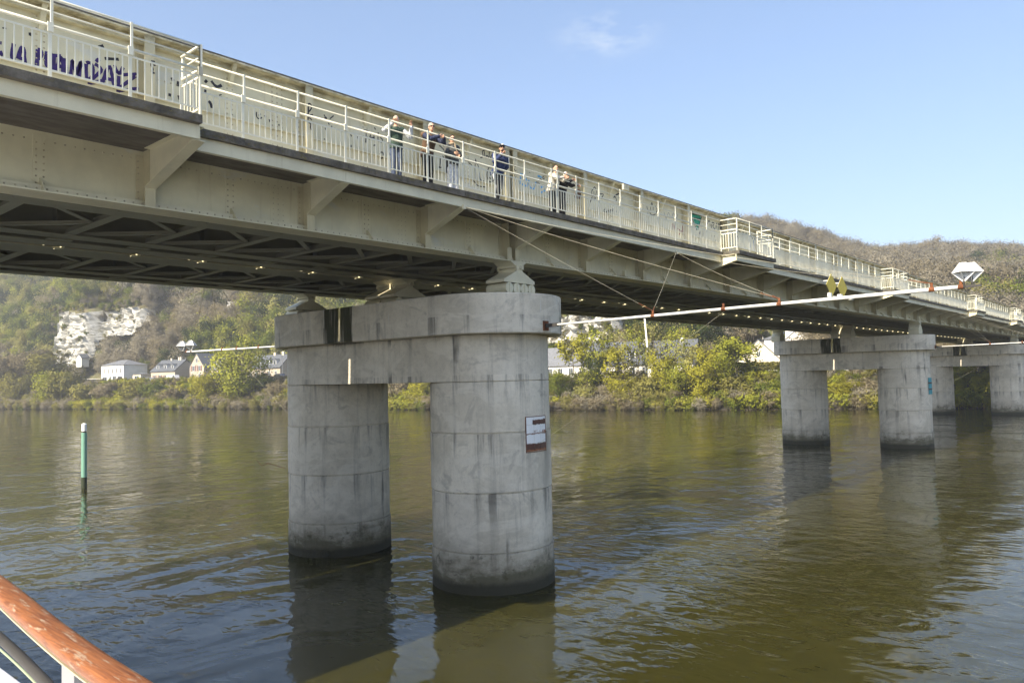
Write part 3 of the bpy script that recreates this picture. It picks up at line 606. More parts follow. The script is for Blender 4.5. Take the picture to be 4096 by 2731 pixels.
# ---- railing: sections between the refuge bays
def rsec(pts, seg_k, fine, first):
    """railing along a plan polyline; the top rail is the part, posts / pickets / lower rails its pieces"""
    m = MB()
    for a, b in zip(pts[:-1], pts[1:]): m.tube((a[0],a[1],13.9), (b[0],b[1],13.9), .027, n=8)
    root = m.build('railing', M['rail'], bridge, True)
    for z, r, nm in ((13.66,.017,'middle_rail'),(13.41,.030,'middle_rail')):
        m = MB()
        for a, b in zip(pts[:-1], pts[1:]): m.tube((a[0],a[1],z), (b[0],b[1],z), r, n=7)
        m.build(nm, M['rail'], root, True)
    for z, nm in ((13.27,'picket_rail'),(12.61,'picket_rail')):
        m = MB()
        for a, b in zip(pts[:-1], pts[1:]): m.bar((a[0],a[1],z), (b[0],b[1],z), .016, .034)
        m.build(nm, M['rail'], root)
    return root
lowp = MB().box((-.03,-.012,DECK), (.03,.012,13.44)).mesh('post', M['rail'])
upp = MB().box((.0,-.035,13.30), (.045,.005,13.93)).box((-.045,-.04,13.29), (.05,-.013,13.46)).mesh('upper_post', M['rail'])
pk = MB().box((-.010,-.010,12.6), (.010,.010,13.275)).mesh('picket', M['rail'])
pk_far = MB(); npk = 0
YN, YW = -1.50, -2.28
runs = []; c = K0*S
for b in BAYS:
    a, e = b*S+.06, (b+1)*S-.06
    if b == -1: e = 0.0
    runs += [((c,YN),(a,YN)), ((a,YN),(a,YW)), ((a,YW),(e,YW)), ((e,YW),(e,YN))]; c = e
runs.append(((c,YN),(K1*S,YN)))
for a, b in runs:
    L_ = math.hypot(b[0]-a[0], b[1]-a[1]); al = abs(b[1]-a[1]) < .01
    root = rsec([a, b], 0, True, True)
    npost = max(1, round(L_/(S/3))) if al else 1; stp = L_/npost; rz = 0 if al else math.pi/2*(1 if b[1] < a[1] else -1)
    ux, uy = (b[0]-a[0])/L_, (b[1]-a[1])/L_
    for i in range(npost+1):
        q = (a[0]+ux*stp*i, a[1]+uy*stp*i, 0)
        if not al and 0: continue
        if -14 < q[0] < 140:
            if al or i == 0: obj('post', lowp, root, q, (0,0,rz)); obj('upper_post', upp, root, q, (0,0,rz if al else 0))
        if i < npost:
            n = max(3, round(stp/.139))
            for j in range(1, n):
                x, y = q[0]+ux*stp*j/n, q[1]+uy*stp*j/n
                if x < -6 or x > 137: continue
                if x < 29.5 and npk < 299: obj('picket', pk, root, (x,y,0)); npk += 1
                else: pk_far.box((x-.011,y-.011,12.6), (x+.011,y+.011,13.275))
tag(pk_far.build('picket_row', M['rail'], bridge), kind='stuff')
obj('post', lowp, bridge, (3*S+.35,YN,0)); obj('upper_post', upp, bridge, (3*S+.35,YN,0))
# small boxes fixed to the girder
MB().box((19.2,-.10,14.62), (19.6,.0,14.85)).build('junction_box', M['cream'], bridge); MB().box((4.62*S,-.03,HB+.06), (4.62*S+.22,.1,HB+.3)).build('junction_box', M['cream'], bridge)
# ---- bearings
def bearing(k, y, rollers, root=bridge):
    x = k*S; zc = 9.77; w = .42
    if rollers:
        m = MB(); m.prism([(x-.80,zc+.46),(x+.80,zc+.46),(x+.80,zc+.56),(x+.17,zc+.86),(x+.12,zc+.98),(x-.12,zc+.98),(x-.17,zc+.86),(x-.80,zc+.56)], 'y', y-w, y+w)
        b = m.build('bearing', M['cream_low'], root)
        for i in range(4):
            xr = x-.585+.39*i; r = MB(); r.tube((xr,y-w-.04,zc+.26), (xr,y+w+.04,zc+.26), .187, n=24); soft(r.build('roller', M['cream_low'], b))
            MB().box((xr-.014,y-w-.058,zc+.07), (xr+.014,y-w-.041,zc+.46)).build('roller_guide', M['cream_low'], b)
        MB().box((x-.9,y-w-.1,zc-.02), (x+.9,y+w+.1,zc+.07)).build('base_plate', M['cream_low'], b)
    else:
        m = MB(); m.prism([(x-.62,zc+.0),(x+.62,zc+.0),(x+.62,zc+.42),(x+.5,zc+.66),(x+.3,zc+.84),(x+.12,zc+.95),(x-.12,zc+.95),(x-.3,zc+.84),(x-.5,zc+.66),(x-.62,zc+.42)], 'y', y-w, y+w)
        b = m.build('bearing', M['cream_low'], root); MB().box((x-.7,y-w-.06,zc+.10), (x+.7,y+w+.06,zc+.14)).build('base_plate', M['cream_low'], b)
        MB().box((x-.64,y-w-.03,zc+.44), (x+.64,y+w+.03,zc+.48)).build('base_plate', M['cream_low'], b)
    m = MB(); m.tube((x,y-w-.05,zc+1.0), (x,y+w+.05,zc+1.0), .07, n=12); m.build('hinge_pin', M['cream_low'], b, True)
    m = MB(); m.prism([(x-.17,zc+1.0),(x+.17,zc+1.0),(x+.20,zc+1.07),(x+.42,HB-.002),(x-.42,HB-.002),(x-.20,zc+1.07)], 'y', y-w+.03, y+w-.03); m.build('saddle', M['cream_low'], b)
    for dy in (-w-.0, w+.0):
        MB().box((x-.19,y+dy-.03,zc+.93), (x+.19,y+dy+.03,zc+1.07)).build('pin_keeper', M['cream_low'], b)
for k in PIERK:
    for y in (.35, 6.0, 6.98, 12.65): bearing(k, y, k in (3, 29))
# ------------------------------------------------------------------ piers
V1, V2, RC, RP = 1.46, 10.32, 2.10, 2.60
def stadium(r, n=40):
    q = [(r*math.sin(a), V2+r*math.cos(a)) for a in np.linspace(-math.pi/2, math.pi/2, n)]; q += [(r*math.sin(a), V1+r*math.cos(a)) for a in np.linspace(math.pi/2, 3*math.pi/2, n)]
    return q
LIFT = (1.31, 3.25, 5.20)
def pier(k, label):
    p = empty('bridge_pier', (k*S,0,0), 0, label, 'bridge pier', 'concrete piers of the bridge')
    def st_(name, r, z0, z1, b):
        q = stadium(r); m = MB(); m.prism([(x,y) for x,y in q], 'z', z0, z1); o = m.build(name, M['concrete'], p); bevel(o, b); return soft(o, 40)
    st_('cap', RP, 8.45, 9.77, .035); st_('crossbeam', RC, 6.9, 8.448, .02)
    for y in (V1, V2):
        m = MB(); n = 72; prof = []
        zs = [-3.0]
        for z in LIFT: zs += [z-.03, z-.012, z+.012, z+.03]
        zs += [6.87, 6.895]
        rr = [RC+.05]; 
        for i, z in enumerate(LIFT):
            o_ = (.03,.0,.018)[i]; rr += [RC+o_, RC-.045, RC-.045, RC+(.0,.018,.0)[i]]
        rr += [RC, RC-.04]
        V = []
        for z, r in zip(zs, rr): V += [(r*math.cos(2*math.pi*i/n), y+r*math.sin(2*math.pi*i/n), z) for i in range(n)]
        m.add(V, [(a*n+i, a*n+(i+1)%n, (a+1)*n+(i+1)%n, (a+1)*n+i) for a in range(len(zs)-1) for i in range(n)]+[tuple((len(zs)-1)*n+i for i in range(n))])
        soft(m.build('column', M['concrete'], p), 25)
    return p
pier(3, 'big twin-column concrete pier standing nearest in the river'); pier(16, 'middle concrete pier with the small teal board')
pier(29, 'far concrete pier standing at the wooded bank')
# ------------------------------------------------------------------ river signs and booms
def sag(p, q, d, n=12):
    p, q = Vector(p), Vector(q); return [p.lerp(q, i/n)-Vector((0,0,d*4*(i/n)*(1-i/n))) for i in range(n+1)]
def boom(k, label, far=False, cables=True):
    x = k*S; root = empty('navigation_boom', (x,0,8.7), 0, label, 'navigation boom', 'booms reaching out from the piers')
    s_ = 1 if not far else -1; yb = (V1-RP) if not far else (V2+RP); yt = -13.42 if not far else 24.2
    Y = lambda y: y if not far else yb+(-1.14-y)*(24.2-yb)/12.28
    z = lambda y: .0+.011*abs(Y(y)-yb)
    L_ = lambda y, dz=0., dx=0.: (dx, Y(y), z(y)+dz)
    m = MB(); m.tube(L_(-1.62), L_(-6.4), .038, .043, 12); m.tube(L_(-6.4), L_(-13.25), .043, .048, 12); m.build('boom_pipe', M['white'], root, True)
    MB().box((-.13,yb-.04 if not far else yb-.02,-.16), (.13,yb+.02 if not far else yb+.04,.16)).build('wall_plate', M['rust'], root)
    MB().bar(L_(-1.18), L_(-1.66), .10, .12).build('pivot_lug', M['grey_steel'], root)
    for y in (-5.24, -7.49, -9.07, -12.70, -13.3):
        m = MB(); m.tube(L_(y+.06), L_(y-.06), .055, .055, 10); m.bar(L_(y,.05), L_(y,.16), .06, .03, up=(1,0,0)); m.build('clamp', M['rust'], root)
    # pair of corner reflectors at the end
    for j, (dx, dy) in enumerate(((-.05,-.12),(.10,-.26)) if not far else ((-.05,-.45),(-.05,.55))):
        c = Vector(L_(-13.25))+Vector((dx, dy*s_, .33)); r, h = (.24, .22) if not far else (.36, .28)
        m = MB(); m.tube(c-Vector((0,0,.36)), c-Vector((0,0,.1)), .022, n=8)
        po = m.build('mast', M['grey_steel'], root)
        mm = MB()
        for ang in (1.55, 1.55+math.pi/2):
            ex = Vector((math.cos(ang), math.sin(ang), 0)); ny = Vector((-math.sin(ang), math.cos(ang), 0))*.004
            q = [c-ex*r, c-ex*r*.30+Vector((0,0,h)), c+ex*r*.30+Vector((0,0,h)), c+ex*r, c+ex*r*.10-Vector((0,0,h)), c-ex*r*.10-Vector((0,0,h))]
            mm.add([a+ny for a in q]+[a-ny for a in q], [tuple(range(6)), tuple(range(11,5,-1))]+[(i,6+i,6+(i+1)%6,(i+1)%6) for i in range(6)])
        q = [c+Vector((math.cos(1.55+i*math.pi/2), math.sin(1.55+i*math.pi/2), 0))*r for i in range(4)]
        mm.add([a+Vector((0,0,.004)) for a in q]+[a-Vector((0,0,.004)) for a in q], [(0,1,2,3),(7,6,5,4)]+[(i,4+i,4+(i+1)%4,(i+1)%4) for i in range(4)])
        mm.build('radar_reflector', M['white_clean'], root)
    m = MB(); m.box((-.03,Y(-13.7) if not far else Y(-13.2),z(-13.4)-.03), (.03,Y(-13.2) if not far else Y(-14.1),z(-13.4)+.03)); m.build('end_bracket', M['grey_steel'], root)
    if cables and not far:
        za = 12.0-8.7; a = (2*S-x, -1.53, za); b = (5*S-x if k == 3 else 5*S-3*S, -1.53, za)
        if k != 3: a = (-S, -1.53, za); b = (2*S, -1.53, za)
        for A in (a, b):
            for y, r, sg in ((-5.24,.0045,.03),(-9.07,.005,.08),(-12.70,.005,.16)):
                m = MB(); m.path(sag(A, L_(y,.14), sg), r, 6); m.build('guy_cable', M['cable'], root)
                d = (Vector(A)-Vector(L_(y,.14))).normalized(); e = Vector(L_(y,.14)); MB().tube(e, e+d*.5, .011, n=6).build('turnbuckle', M['rust'], root)
            MB().box((A[0]-.05,A[1]-.06,A[2]-.08), (A[0]+.05,A[1]+.03,A[2]+.05)).build('cable_anchor', M['cream_low'], root)
        m = MB(); m.path(sag(L_(-7.49,-.08), (0,V1-RC,4.75-8.7), .05), .003, 5); m.build('guy_cable', M['cable'], root)
        if k == 3:
            m = MB(); m.bar(L_(-4.95,-.06), (.02,-5.0,z(-5)-.92), .05, .012, up=(1,0,0)); m.build('hanging_strip', M['white'], root)
    if far:
        for y, sg in ((-5.24,.1),(-9.07,.14),(-12.7,.2)):
            m = MB(); m.path(sag((2*S-x,13.6,3.3), L_(y,.14), sg), .008, 5); m.build('guy_cable', M['cable'], root)
        m = MB(); m.path(sag(L_(-8.0,-.08), (.2,V2+RC,4.3-8.7), .05), .003, 5); m.build('guy_cable', M['cable'], root)
    return root
boom(3, 'white boom pipe on the nearest pier with white reflectors at its end')
boom(3, 'far-side boom left of the nearest pier with two grey cone-like reflectors', far=True)
boom(16, 'white boom pipe reaching out from the middle pier towards the right edge')
# yellow diamonds below the railing
for u_, lab in ((37.95, 'left one of two yellow diamond boards hung on the walkway'), (39.85, 'right one of two yellow diamond boards hung on the walkway')):
    r = empty('diamond_sign', (u_,-2.05,11.85), -.07, lab, 'diamond sign', 'yellow diamond boards on the walkway')
    m = MB(); m.prism([(-.72,0),(0,-.68),(.72,0),(0,.68)], 'y', -.02, .0); m.build('board', M['yellow'], r)
    m = MB(); m.prism([(-.72,0),(0,-.68),(.72,0),(0,.68)], 'y', .001, .02); m.build('board_back', M['post_grey'], r)
    m = MB(); m.bar((0,.05,-.66), (0,.05,.62), .05, .05, up=(1,0,0)); m.bar((0,.05,.30), (0,.55,.30), .05, .05); m.bar((0,.05,-.60), (.55,-.25,-.72), .04, .04); m.bar((-.45,.05,-.66), (0,.05,-.66), .05, .05); m.build('bracket_arm', M['white_clean'], r)
    m = MB(); m.box((.42,-.36,-.72), (.68,-.14,-.52)); m.box((-.35,-.06,-.72), (-.1,.1,-.45)); m.build('lamp_box', M['white_clean'], r)
# rusting sign board curved round the nearest column
def m_sign():
    t = NT('rusted_enamel_sign'); z = t.sep(2); x = t.sep(0); n = t.noise(t.pos((5,5,5)), 1.4, 6, .7); zz = t.math('ADD', z, t.math('MULTIPLY', t.math('SUBTRACT', n, .5), .14))
    c = t.mix(t.ramp(n, .3, .7), (.86,.86,.85), (.90,.90,.89))
    def band(a, b, col_, m=None):
        nonlocal c
        f = t.math('MULTIPLY', t.ramp(zz, a-.012, a+.012), t.ramp(zz, b+.012, b-.012)); f = t.math('MULTIPLY', f, m) if m is not None else f; c = t.mix(f, c, col_)
    band(4.55, 4.80, (.085,.028,.018)); band(4.53, 4.60, (.26,.09,.03)); xn = t.math('ADD', x, t.math('MULTIPLY', n, .25))
    band(5.42, 5.585, (.075,.022,.016), t.ramp(xn, 12.34, 12.42)); band(5.10, 5.135, (.20,.07,.03)); band(5.12, 5.23, (.28,.12,.06), t.math('MULTIPLY', t.ramp(xn, 12.30, 12.55), t.ramp(n, .40, .55)))
    t.set(Base_Color=c, Roughness=.4); return t.m
M['sign'] = m_sign()
sg = empty('pier_sign', (3*S,V1-RC,5.1), 0, 'white enamel sign board with rusty brown bands on the near column', 'sign')
CX = 3*S
def at_ang(a, r, z): return (CX+r*math.cos(a)-CX, V1+r*math.sin(a)-(V1-RC), z-5.1)
a0, a1 = math.radians(256.5), math.radians(284)
for j in range(3):
    b0, b1 = a0+(a1-a0)*j/3, a0+(a1-a0)*(j+1)/3
    for (z0_, z1_) in ((4.54,4.81),(4.81,5.12),(5.12,5.42),(5.42,5.68)):
        q = [at_ang(b0+.004, RC+.03, z0_+.004), at_ang(b1-.004, RC+.03, z0_+.004), at_ang(b1-.004, RC+.03, z1_-.004), at_ang(b0+.004, RC+.03, z1_-.004)]
        q2 = [at_ang(b0+.004, RC+.012, z0_+.004), at_ang(b1-.004, RC+.012, z0_+.004), at_ang(b1-.004, RC+.012, z1_-.004), at_ang(b0+.004, RC+.012, z1_-.004)]
        MB().add(q+q2, [(0,1,2,3),(7,6,5,4)]+[(i,4+i,4+(i+1)%4,(i+1)%4) for i in range(4)]).build('enamel_panel', M['sign'], sg)
m = MB()
for z_ in (4.52, 5.69):
    for j in range(8): m.bar(at_ang(a0+(a1-a0)*j/8, RC+.022, z_), at_ang(a0+(a1-a0)*(j+1)/8, RC+.022, z_), .025, .018)
for a in (a0-.004, a1+.004): m.bar(at_ang(a, RC+.022, 4.51), at_ang(a, RC+.022, 5.70), .022, .025, up=(1,0,0))
m.build('frame', M['rust'], sg)
# teal board on the middle pier
tb = empty('river_board', (16*S,V1-RC,5.0), 0, 'small teal board with dark bars on the middle pier', 'sign board')
ang = math.radians(264)
for i, (z0_, z1_, mm) in enumerate(((5.66,6.05,'teal'),(5.53,5.655,'darkbar'),(5.12,5.525,'teal'),(5.0,5.115,'darkbar'),(4.62,4.995,'teal'))):
    c = (RC*math.cos(ang), V1+RC*math.sin(ang)-(V1-RC)); tx, ty = -math.sin(ang), math.cos(ang); nx_, ny_ = math.cos(ang), math.sin(ang); w = .36
    q = [(c[0]+tx*s_*w+nx_*o, c[1]+ty*s_*w+ny_*o) for s_, o in ((-1,.02),(1,.02),(1,.06),(-1,.06))]
    MB().prism(q, 'z', z0_-5.0, z1_-5.0).build('plate', M[mm], tb)
# wire hanging on the far column of the nearest pier
m = MB(); m.path([(10.45,11.3,3.45),(10.3,11.7,3.55),(10.25,12.3,3.62),(10.2,12.7,3.5),(10.1,12.95,3.75)], .012, 5); tag(m.build('loose_wire', M['rust']), 'thin rusty wire sticking out from the shaded left column', 'wire')
# green post standing in the river
gp = empty('channel_post', (13.32,41.08,0), 0, 'green steel post with a white top standing alone in the river', 'post')
m = MB(); m.tube((0,0,-3), (0,0,3.85), .18, n=20); soft(m.build('pole', M['green_post'], gp))
m = MB(); m.tube((0,0,3.85), (0,0,3.95), .11, n=16); m.build('neck', M['darkbar'], gp); m = MB(); m.tube((0,0,3.95), (0,0,4.42), .165, .165, 18); m.tube((0,0,4.42), (0,0,4.50), .165, .07, 18); soft(m.build('lantern', M['white_clean'], gp))
m = MB(); m.tube((0,0,-.1), (0,0,.75), .186, n=20); m.build('weed_band', plain('weed', (.03,.04,.02), .9), gp)
# ------------------------------------------------------------------ people on the walkway
def cloth(name, c, vary=.25, rough=.85):
    t = NT(name); n = t.noise(t.pos(), 16, 5, .6); f = t.ramp(n, .3, .7); t.set(Base_Color=t.mix(f, tuple(x*(1-vary) for x in c), tuple(min(1, x*(1+vary)) for x in c)), Roughness=rough); t.bump(t.noise(t.pos((1,1,.6)), 14, 4), .5, .03); return t.m
PM = {k: cloth('cloth_'+k, c) for k, c in dict(green=(.028,.055,.04), white=(.58,.60,.63), jeans=(.055,.075,.13), brown=(.115,.065,.035), navy=(.018,.026,.065), black=(.012,.012,.015), grey=(.075,.078,.075), palegrey=(.70,.72,.76), scarf=(.30,.24,.16), blue=(.025,.04,.115), cream=(.55,.51,.43), tan=(.20,.12,.07), shoe=(.03,.03,.035), pale_shoe=(.45,.46,.48)).items()}
PM['skin'] = plain('skin', (.52,.30,.20), .55, 0, .08, 20); PM['hair_grey'] = cloth('hair_grey', (.36,.34,.31)); PM['hair_white'] = cloth('hair_white', (.62,.62,.62)); PM['hair_dark'] = cloth('hair_dark', (.022,.016,.013))
PM['lens'] = plain('dark_lens', (.01,.01,.012), .15); PM['stripe'] = plain('white_stripe', (.75,.75,.75), .7); PM['lip'] = plain('lip', (.30,.10,.08), .6); PM['eye'] = plain('eye_dark', (.03,.02,.02), .4)
def remesh(o, vox, sm=2):
    m = o.modifiers.new('union', 'REMESH'); m.mode = 'VOXEL'; m.voxel_size = vox; m.use_smooth_shade = True
    m = o.modifiers.new('smooth', 'SMOOTH'); m.factor = .5; m.iterations = sm; return o
def Vv(*a): return Vector(a)
def hand(mb, wr, d, side, curl=.5):
    """palm and five bent fingers; d = pointing direction, side = towards the thumb"""
    d = Vector(d).normalized(); t = Vector(side); t = (t-d*t.dot(d)).normalized(); n = d.cross(t)
    for a in (-.028,-.009,.010,.029): mb.capsule(wr+t*a*.6, wr+d*.085+t*a, .017, .014, 8)
    for i, (a, L_) in enumerate(((.030,.072),(.010,.08),(-.010,.075),(-.029,.058))):
        k = wr+d*.09+t*a; d1 = (d*math.cos(curl)+n*math.sin(curl)).normalized(); d2 = (d*math.cos(2.2*curl)+n*math.sin(2.2*curl)).normalized()
        m_ = k+d1*L_*.52; mb.capsule(k, m_, .0105, .0095, 8); mb.capsule(m_, m_+d2*L_*.48, .0095, .008, 8)
    b = wr+d*.025+t*.03; e = b+(t*.8+d*.6+n*.3).normalized()*.038; mb.capsule(b, e, .0125, .0115, 8); mb.capsule(e, e+(t*.25+d+n*.4).normalized()*.032, .0105, .009, 8)
def person(label, x, y, rz, h, J, top, leg, hair, sleeve=None, style='man', shoe='shoe', glasses=None, thick=1., extra=None, hair_len=0., hy=-.5):
    """J: joints in a 1.75 m body frame, facing -Y; scaled to height h"""
    s = h/1.75; P = {k: Vector(v)*s for k, v in J.items() if hasattr(v, '__len__')}
    lean = P['chest']-P['hip']; hd = P['head']; nk = P['neck']
    ch_, sh_ = math.cos(hy), math.sin(hy)
    def hv(a, b, c): return Vector((a*ch_-b*sh_, a*sh_+b*ch_, c))      # offsets in the turned head's own frame
    P['hv'] = hv
    b = MB()
    b.ball(hd, (.074*s,.092*s,.112*s)); b.ball(hd+hv(0,-.028,-.055)*s, (.052*s,.060*s,.062*s)); b.capsule(hd+hv(0,-.085,-.005)*s, hd+hv(0,-.108,-.028)*s, .011*s, .016*s, 8)
    b.capsule(hd+hv(0,-.088,.022)*s, hd+hv(0,-.086,.018)*s, .018*s, .018*s, 8)
    for sx in (-1, 1): b.ball(hd+hv(sx*.077,.006,-.008)*s, (.012*s,.024*s,.033*s), 8, 6)
    b.capsule(nk, hd-Vv(0,0,.05)*s, .054*s, .050*s); b.capsule(P['chest'], nk, .10*s, .062*s)
    b.capsule(P['hip'], P['chest'], .115*s, .12*s)
    for sd in 'RL':
        sh, el, wr = P['sh'+sd], P['el'+sd], P['wr'+sd]; hp, kn_, an = P['hp'+sd], P['kn'+sd], P['an'+sd]
        b.capsule(P['chest']+Vv(0,0,.06)*s, sh, .07*s, .055*s); b.capsule(sh, el, .048*s, .038*s); b.capsule(el, wr, .037*s, .026*s)
        hand(b, wr, J['hd'+sd], J['th'+sd], J.get('curl'+sd, .5))
        b.capsule(P['hip'], hp, .1*s, .085*s); b.capsule(hp, kn_, .078*s, .052*s); b.capsule(kn_, an, .050*s, .035*s); b.capsule(an-Vv(0,0,.03)*s, an+Vv(0,-.14,-.045)*s, .032*s, .026*s)
    body = b.build('person', PM['skin'], None, True, (x, y, DECK), (0,0,rz)); remesh(body, .0075, 1); tag(body, label, 'person', 'people watching from the walkway')
    # jacket / top
    a = MB(); g = .018*s*thick
    hipc = P['hip']; ch = P['chest']; mid_ = hipc.lerp(ch, .5)
    hem = hipc-lean.normalized()*.10*s
    def ring(c, rx, ry): return ((c.x, c.y, c.z), 1.13*rx*s+g, 1.13*ry*s+g)
    a.loft([ring(hem, .155,.115), ring(hem+Vv(0,0,.03*s), .158,.12), ring(hipc+Vv(0,0,.02*s), .155,.118), ring(mid_, .150,.112), ring(ch-Vv(0,0,.02*s), .165,.118), ring(ch+Vv(0,0,.06*s), .160,.105), ring(ch.lerp(nk,.62), .115,.085), ring(nk-Vv(0,0,.015*s), .066,.066)])
    for sd in 'RL': a.capsule(ch.lerp(nk,.35), P['sh'+sd], .080*s, .066*s+g)
    arms = a if sleeve is None else MB()
    for sd in 'RL':
        sh, el, wr = P['sh'+sd], P['el'+sd], P['wr'+sd]
        arms.capsule(sh, el, .060*s+g, .050*s+g); arms.capsule(el, el.lerp(wr,.9), .050*s+g*.9, .038*s+g*.6)
    if style == 'shawl':
        for sd, sx in (('R',-1),('L',1)):
            a.capsule(P['sh'+sd], hipc+Vv(sx*.15,.02,-.12)*s, .10*s, .085*s); a.capsule(hipc+Vv(sx*.10,.03,-.05)*s, hipc+Vv(sx*.19,.06,-.34)*s, .075*s, .03*s)
        a.capsule(ch+Vv(0,-.06,.05)*s, hipc+Vv(.08,-.11,-.04)*s, .09*s, .05*s)
    remesh(a.build('jacket' if style != 'vest' else 'vest', PM[top], body, True), .011, 2)
    if sleeve is not None: remesh(arms.build('sleeves', PM[sleeve], body, True), .010, 2)
    # trousers
    q = MB(); flare = .035 if style == 'shawl' else .0
    q.loft([((hipc.x,hipc.y,hipc.z-.12*s), .14*s, .115*s), ((hipc.x,hipc.y,hipc.z-.02*s), .150*s, .118*s), ((hipc.x,hipc.y,hipc.z+.06*s), .145*s, .112*s)])
    for sd in 'RL':
        hp, kn_, an = P['hp'+sd], P['kn'+sd], P['an'+sd]; q.capsule(hp, kn_, .100*s, .074*s+flare*.6); q.capsule(kn_, an-Vv(0,0,.02)*s, .074*s+flare*.6, .062*s+flare)
    remesh(q.build('trousers', PM[leg], body, True), .011, 2)
    for sd in 'RL':
        an = P['an'+sd]; f = MB(); f.capsule(an+Vv(0,.035,-.045)*s, an+Vv(0,-.15,-.052)*s, .040*s, .036*s); f.capsule(an, an+Vv(0,-.06,-.03)*s, .045*s, .04*s); remesh(f.build('shoe', PM[shoe], body, True), .010, 1)
    # hair, face
    if hair:
        hh = MB(); hh.ball(hd+hv(0,.030,.034)*s, (.084*s,.084*s,.104*s)); 
        if hair_len: hh.ball(hd+hv(0,.075,-.03)*s, (.06*s,.045*s,.06*s))
        o = hh.build('hair', PM[hair], body, True)
    for sx in (-1, 1):
        if glasses is None: MB().ball(hd+hv(sx*.030,-.083,.012)*s, (.012*s,.008*s,.008*s), 8, 6).build('eye', PM['eye'], body, True)
    if glasses:
        gm = MB()
        for sx in (-1, 1): gm.ball(hd+hv(sx*.034,-.098,.010)*s, (.029*s,.010*s,.022*s), 10, 6); gm.bar(hd+hv(sx*.062,-.085,.016)*s, hd+hv(sx*.08,.0,.012)*s, .006*s, .012*s)
        gm.bar(hd+hv(-.03,-.104,.016)*s, hd+hv(.03,-.104,.016)*s, .008*s, .008*s); gm.build('sunglasses', PM['lens'], body)
    MB().ball(hd+hv(0,-.084,-.058)*s, (.024*s,.008*s,.007*s), 10, 5).build('mouth', PM['lip'], body, True)
    if extra: extra(body, P, s)
    return body
BASE = dict(hip=(0,0,.95), chest=(0,.0,1.28), neck=(0,-.01,1.46), head=(0,-.03,1.635), shR=(-.19,.0,1.40), shL=(.19,.0,1.40), elR=(-.27,.03,1.12), elL=(.27,.03,1.12), wrR=(-.25,-.12,.93), wrL=(.25,-.12,.93),
            hpR=(-.085,0,.90), hpL=(.085,0,.90), knR=(-.10,-.02,.49), knL=(.10,-.02,.49), anR=(-.11,.0,.085), anL=(.11,.0,.085), hdR=(0,-.3,-1), hdL=(0,-.3,-1), thR=(1,0,0), thL=(-1,0,0))
def J(**kw): d = dict(BASE); d.update(kw); return d
RAILZ = 13.9-DECK
# man in the green gilet, hands up by his face
person('person in dark green gilet and jeans with both hands raised', 6.10, -1.17, -.35, 1.76,
       J(elR=(-.36,-.10,1.30), wrR=(-.15,-.26,1.50), elL=(.40,-.06,1.20), wrL=(.36,-.24,1.46), hdR=(.6,-.3,.75), hdL=(-.15,-.25,1), thR=(0,-.3,.8), thL=(-1,0,.2), curlR=.9, curlL=.45, knR=(-.09,-.03,.49), anR=(-.09,-.02,.085), anL=(.10,.04,.085)),
       'green', 'jeans', 'hair_grey', 'white', 'vest', glasses=None)
def bare_hair(body, P, s): pass
# man in brown gilet leaning on the rail
person('person in brown gilet and sunglasses leaning on the rail with clasped hands', 7.30, -1.12, .0, 1.84,
       J(chest=(0,-.10,1.27), neck=(0,-.15,1.44), head=(0,-.19,1.615), shR=(-.20,-.10,1.39), shL=(.20,-.10,1.39), elR=(-.20,-.36,1.22), elL=(.30,-.34,1.22), wrR=(.02,-.47,1.32), wrL=(.20,-.46,1.32), hdR=(.9,-.25,.15), hdL=(-.6,-.4,-.05), thR=(0,-.2,1), thL=(0,-.2,1), curlR=.8, curlL=.9),
       'brown', 'black', 'hair_grey', 'navy', 'vest', glasses=True, thick=1.25)
def scarf(body, P, s):
    m = MB(); nk = P['neck']
    for i in range(10):
        a = 2*math.pi*i/10; b_ = 2*math.pi*(i+1)/10; m.capsule(nk+Vector((.075*math.cos(a),.075*math.sin(a)-.01,.03+.012*math.sin(3*a)))*s, nk+Vector((.075*math.cos(b_),.075*math.sin(b_)-.01,.03+.012*math.sin(3*b_)))*s, .035*s, .035*s, 8)
    m.capsule(nk+Vector((.03,-.10,0))*s, nk+Vector((.06,-.13,-.22))*s, .035*s, .025*s, 8); remesh(m.build('scarf', PM['scarf'], body, True), .010, 1)
person('person in grey shawl, patterned scarf and pale wide trousers', 8.26, -1.15, -.10, 1.71,
       J(elR=(-.25,-.05,1.12), wrR=(-.05,-.20,1.10), elL=(.25,-.08,1.14), wrL=(.08,-.22,1.16), hdR=(1,-.2,0), hdL=(-1,-.2,0), thR=(0,-.2,1), thL=(0,-.2,1)),
       'grey', 'palegrey', 'hair_dark', None, 'shawl', glasses=True, extra=scarf, hair_len=1, thick=1.3)
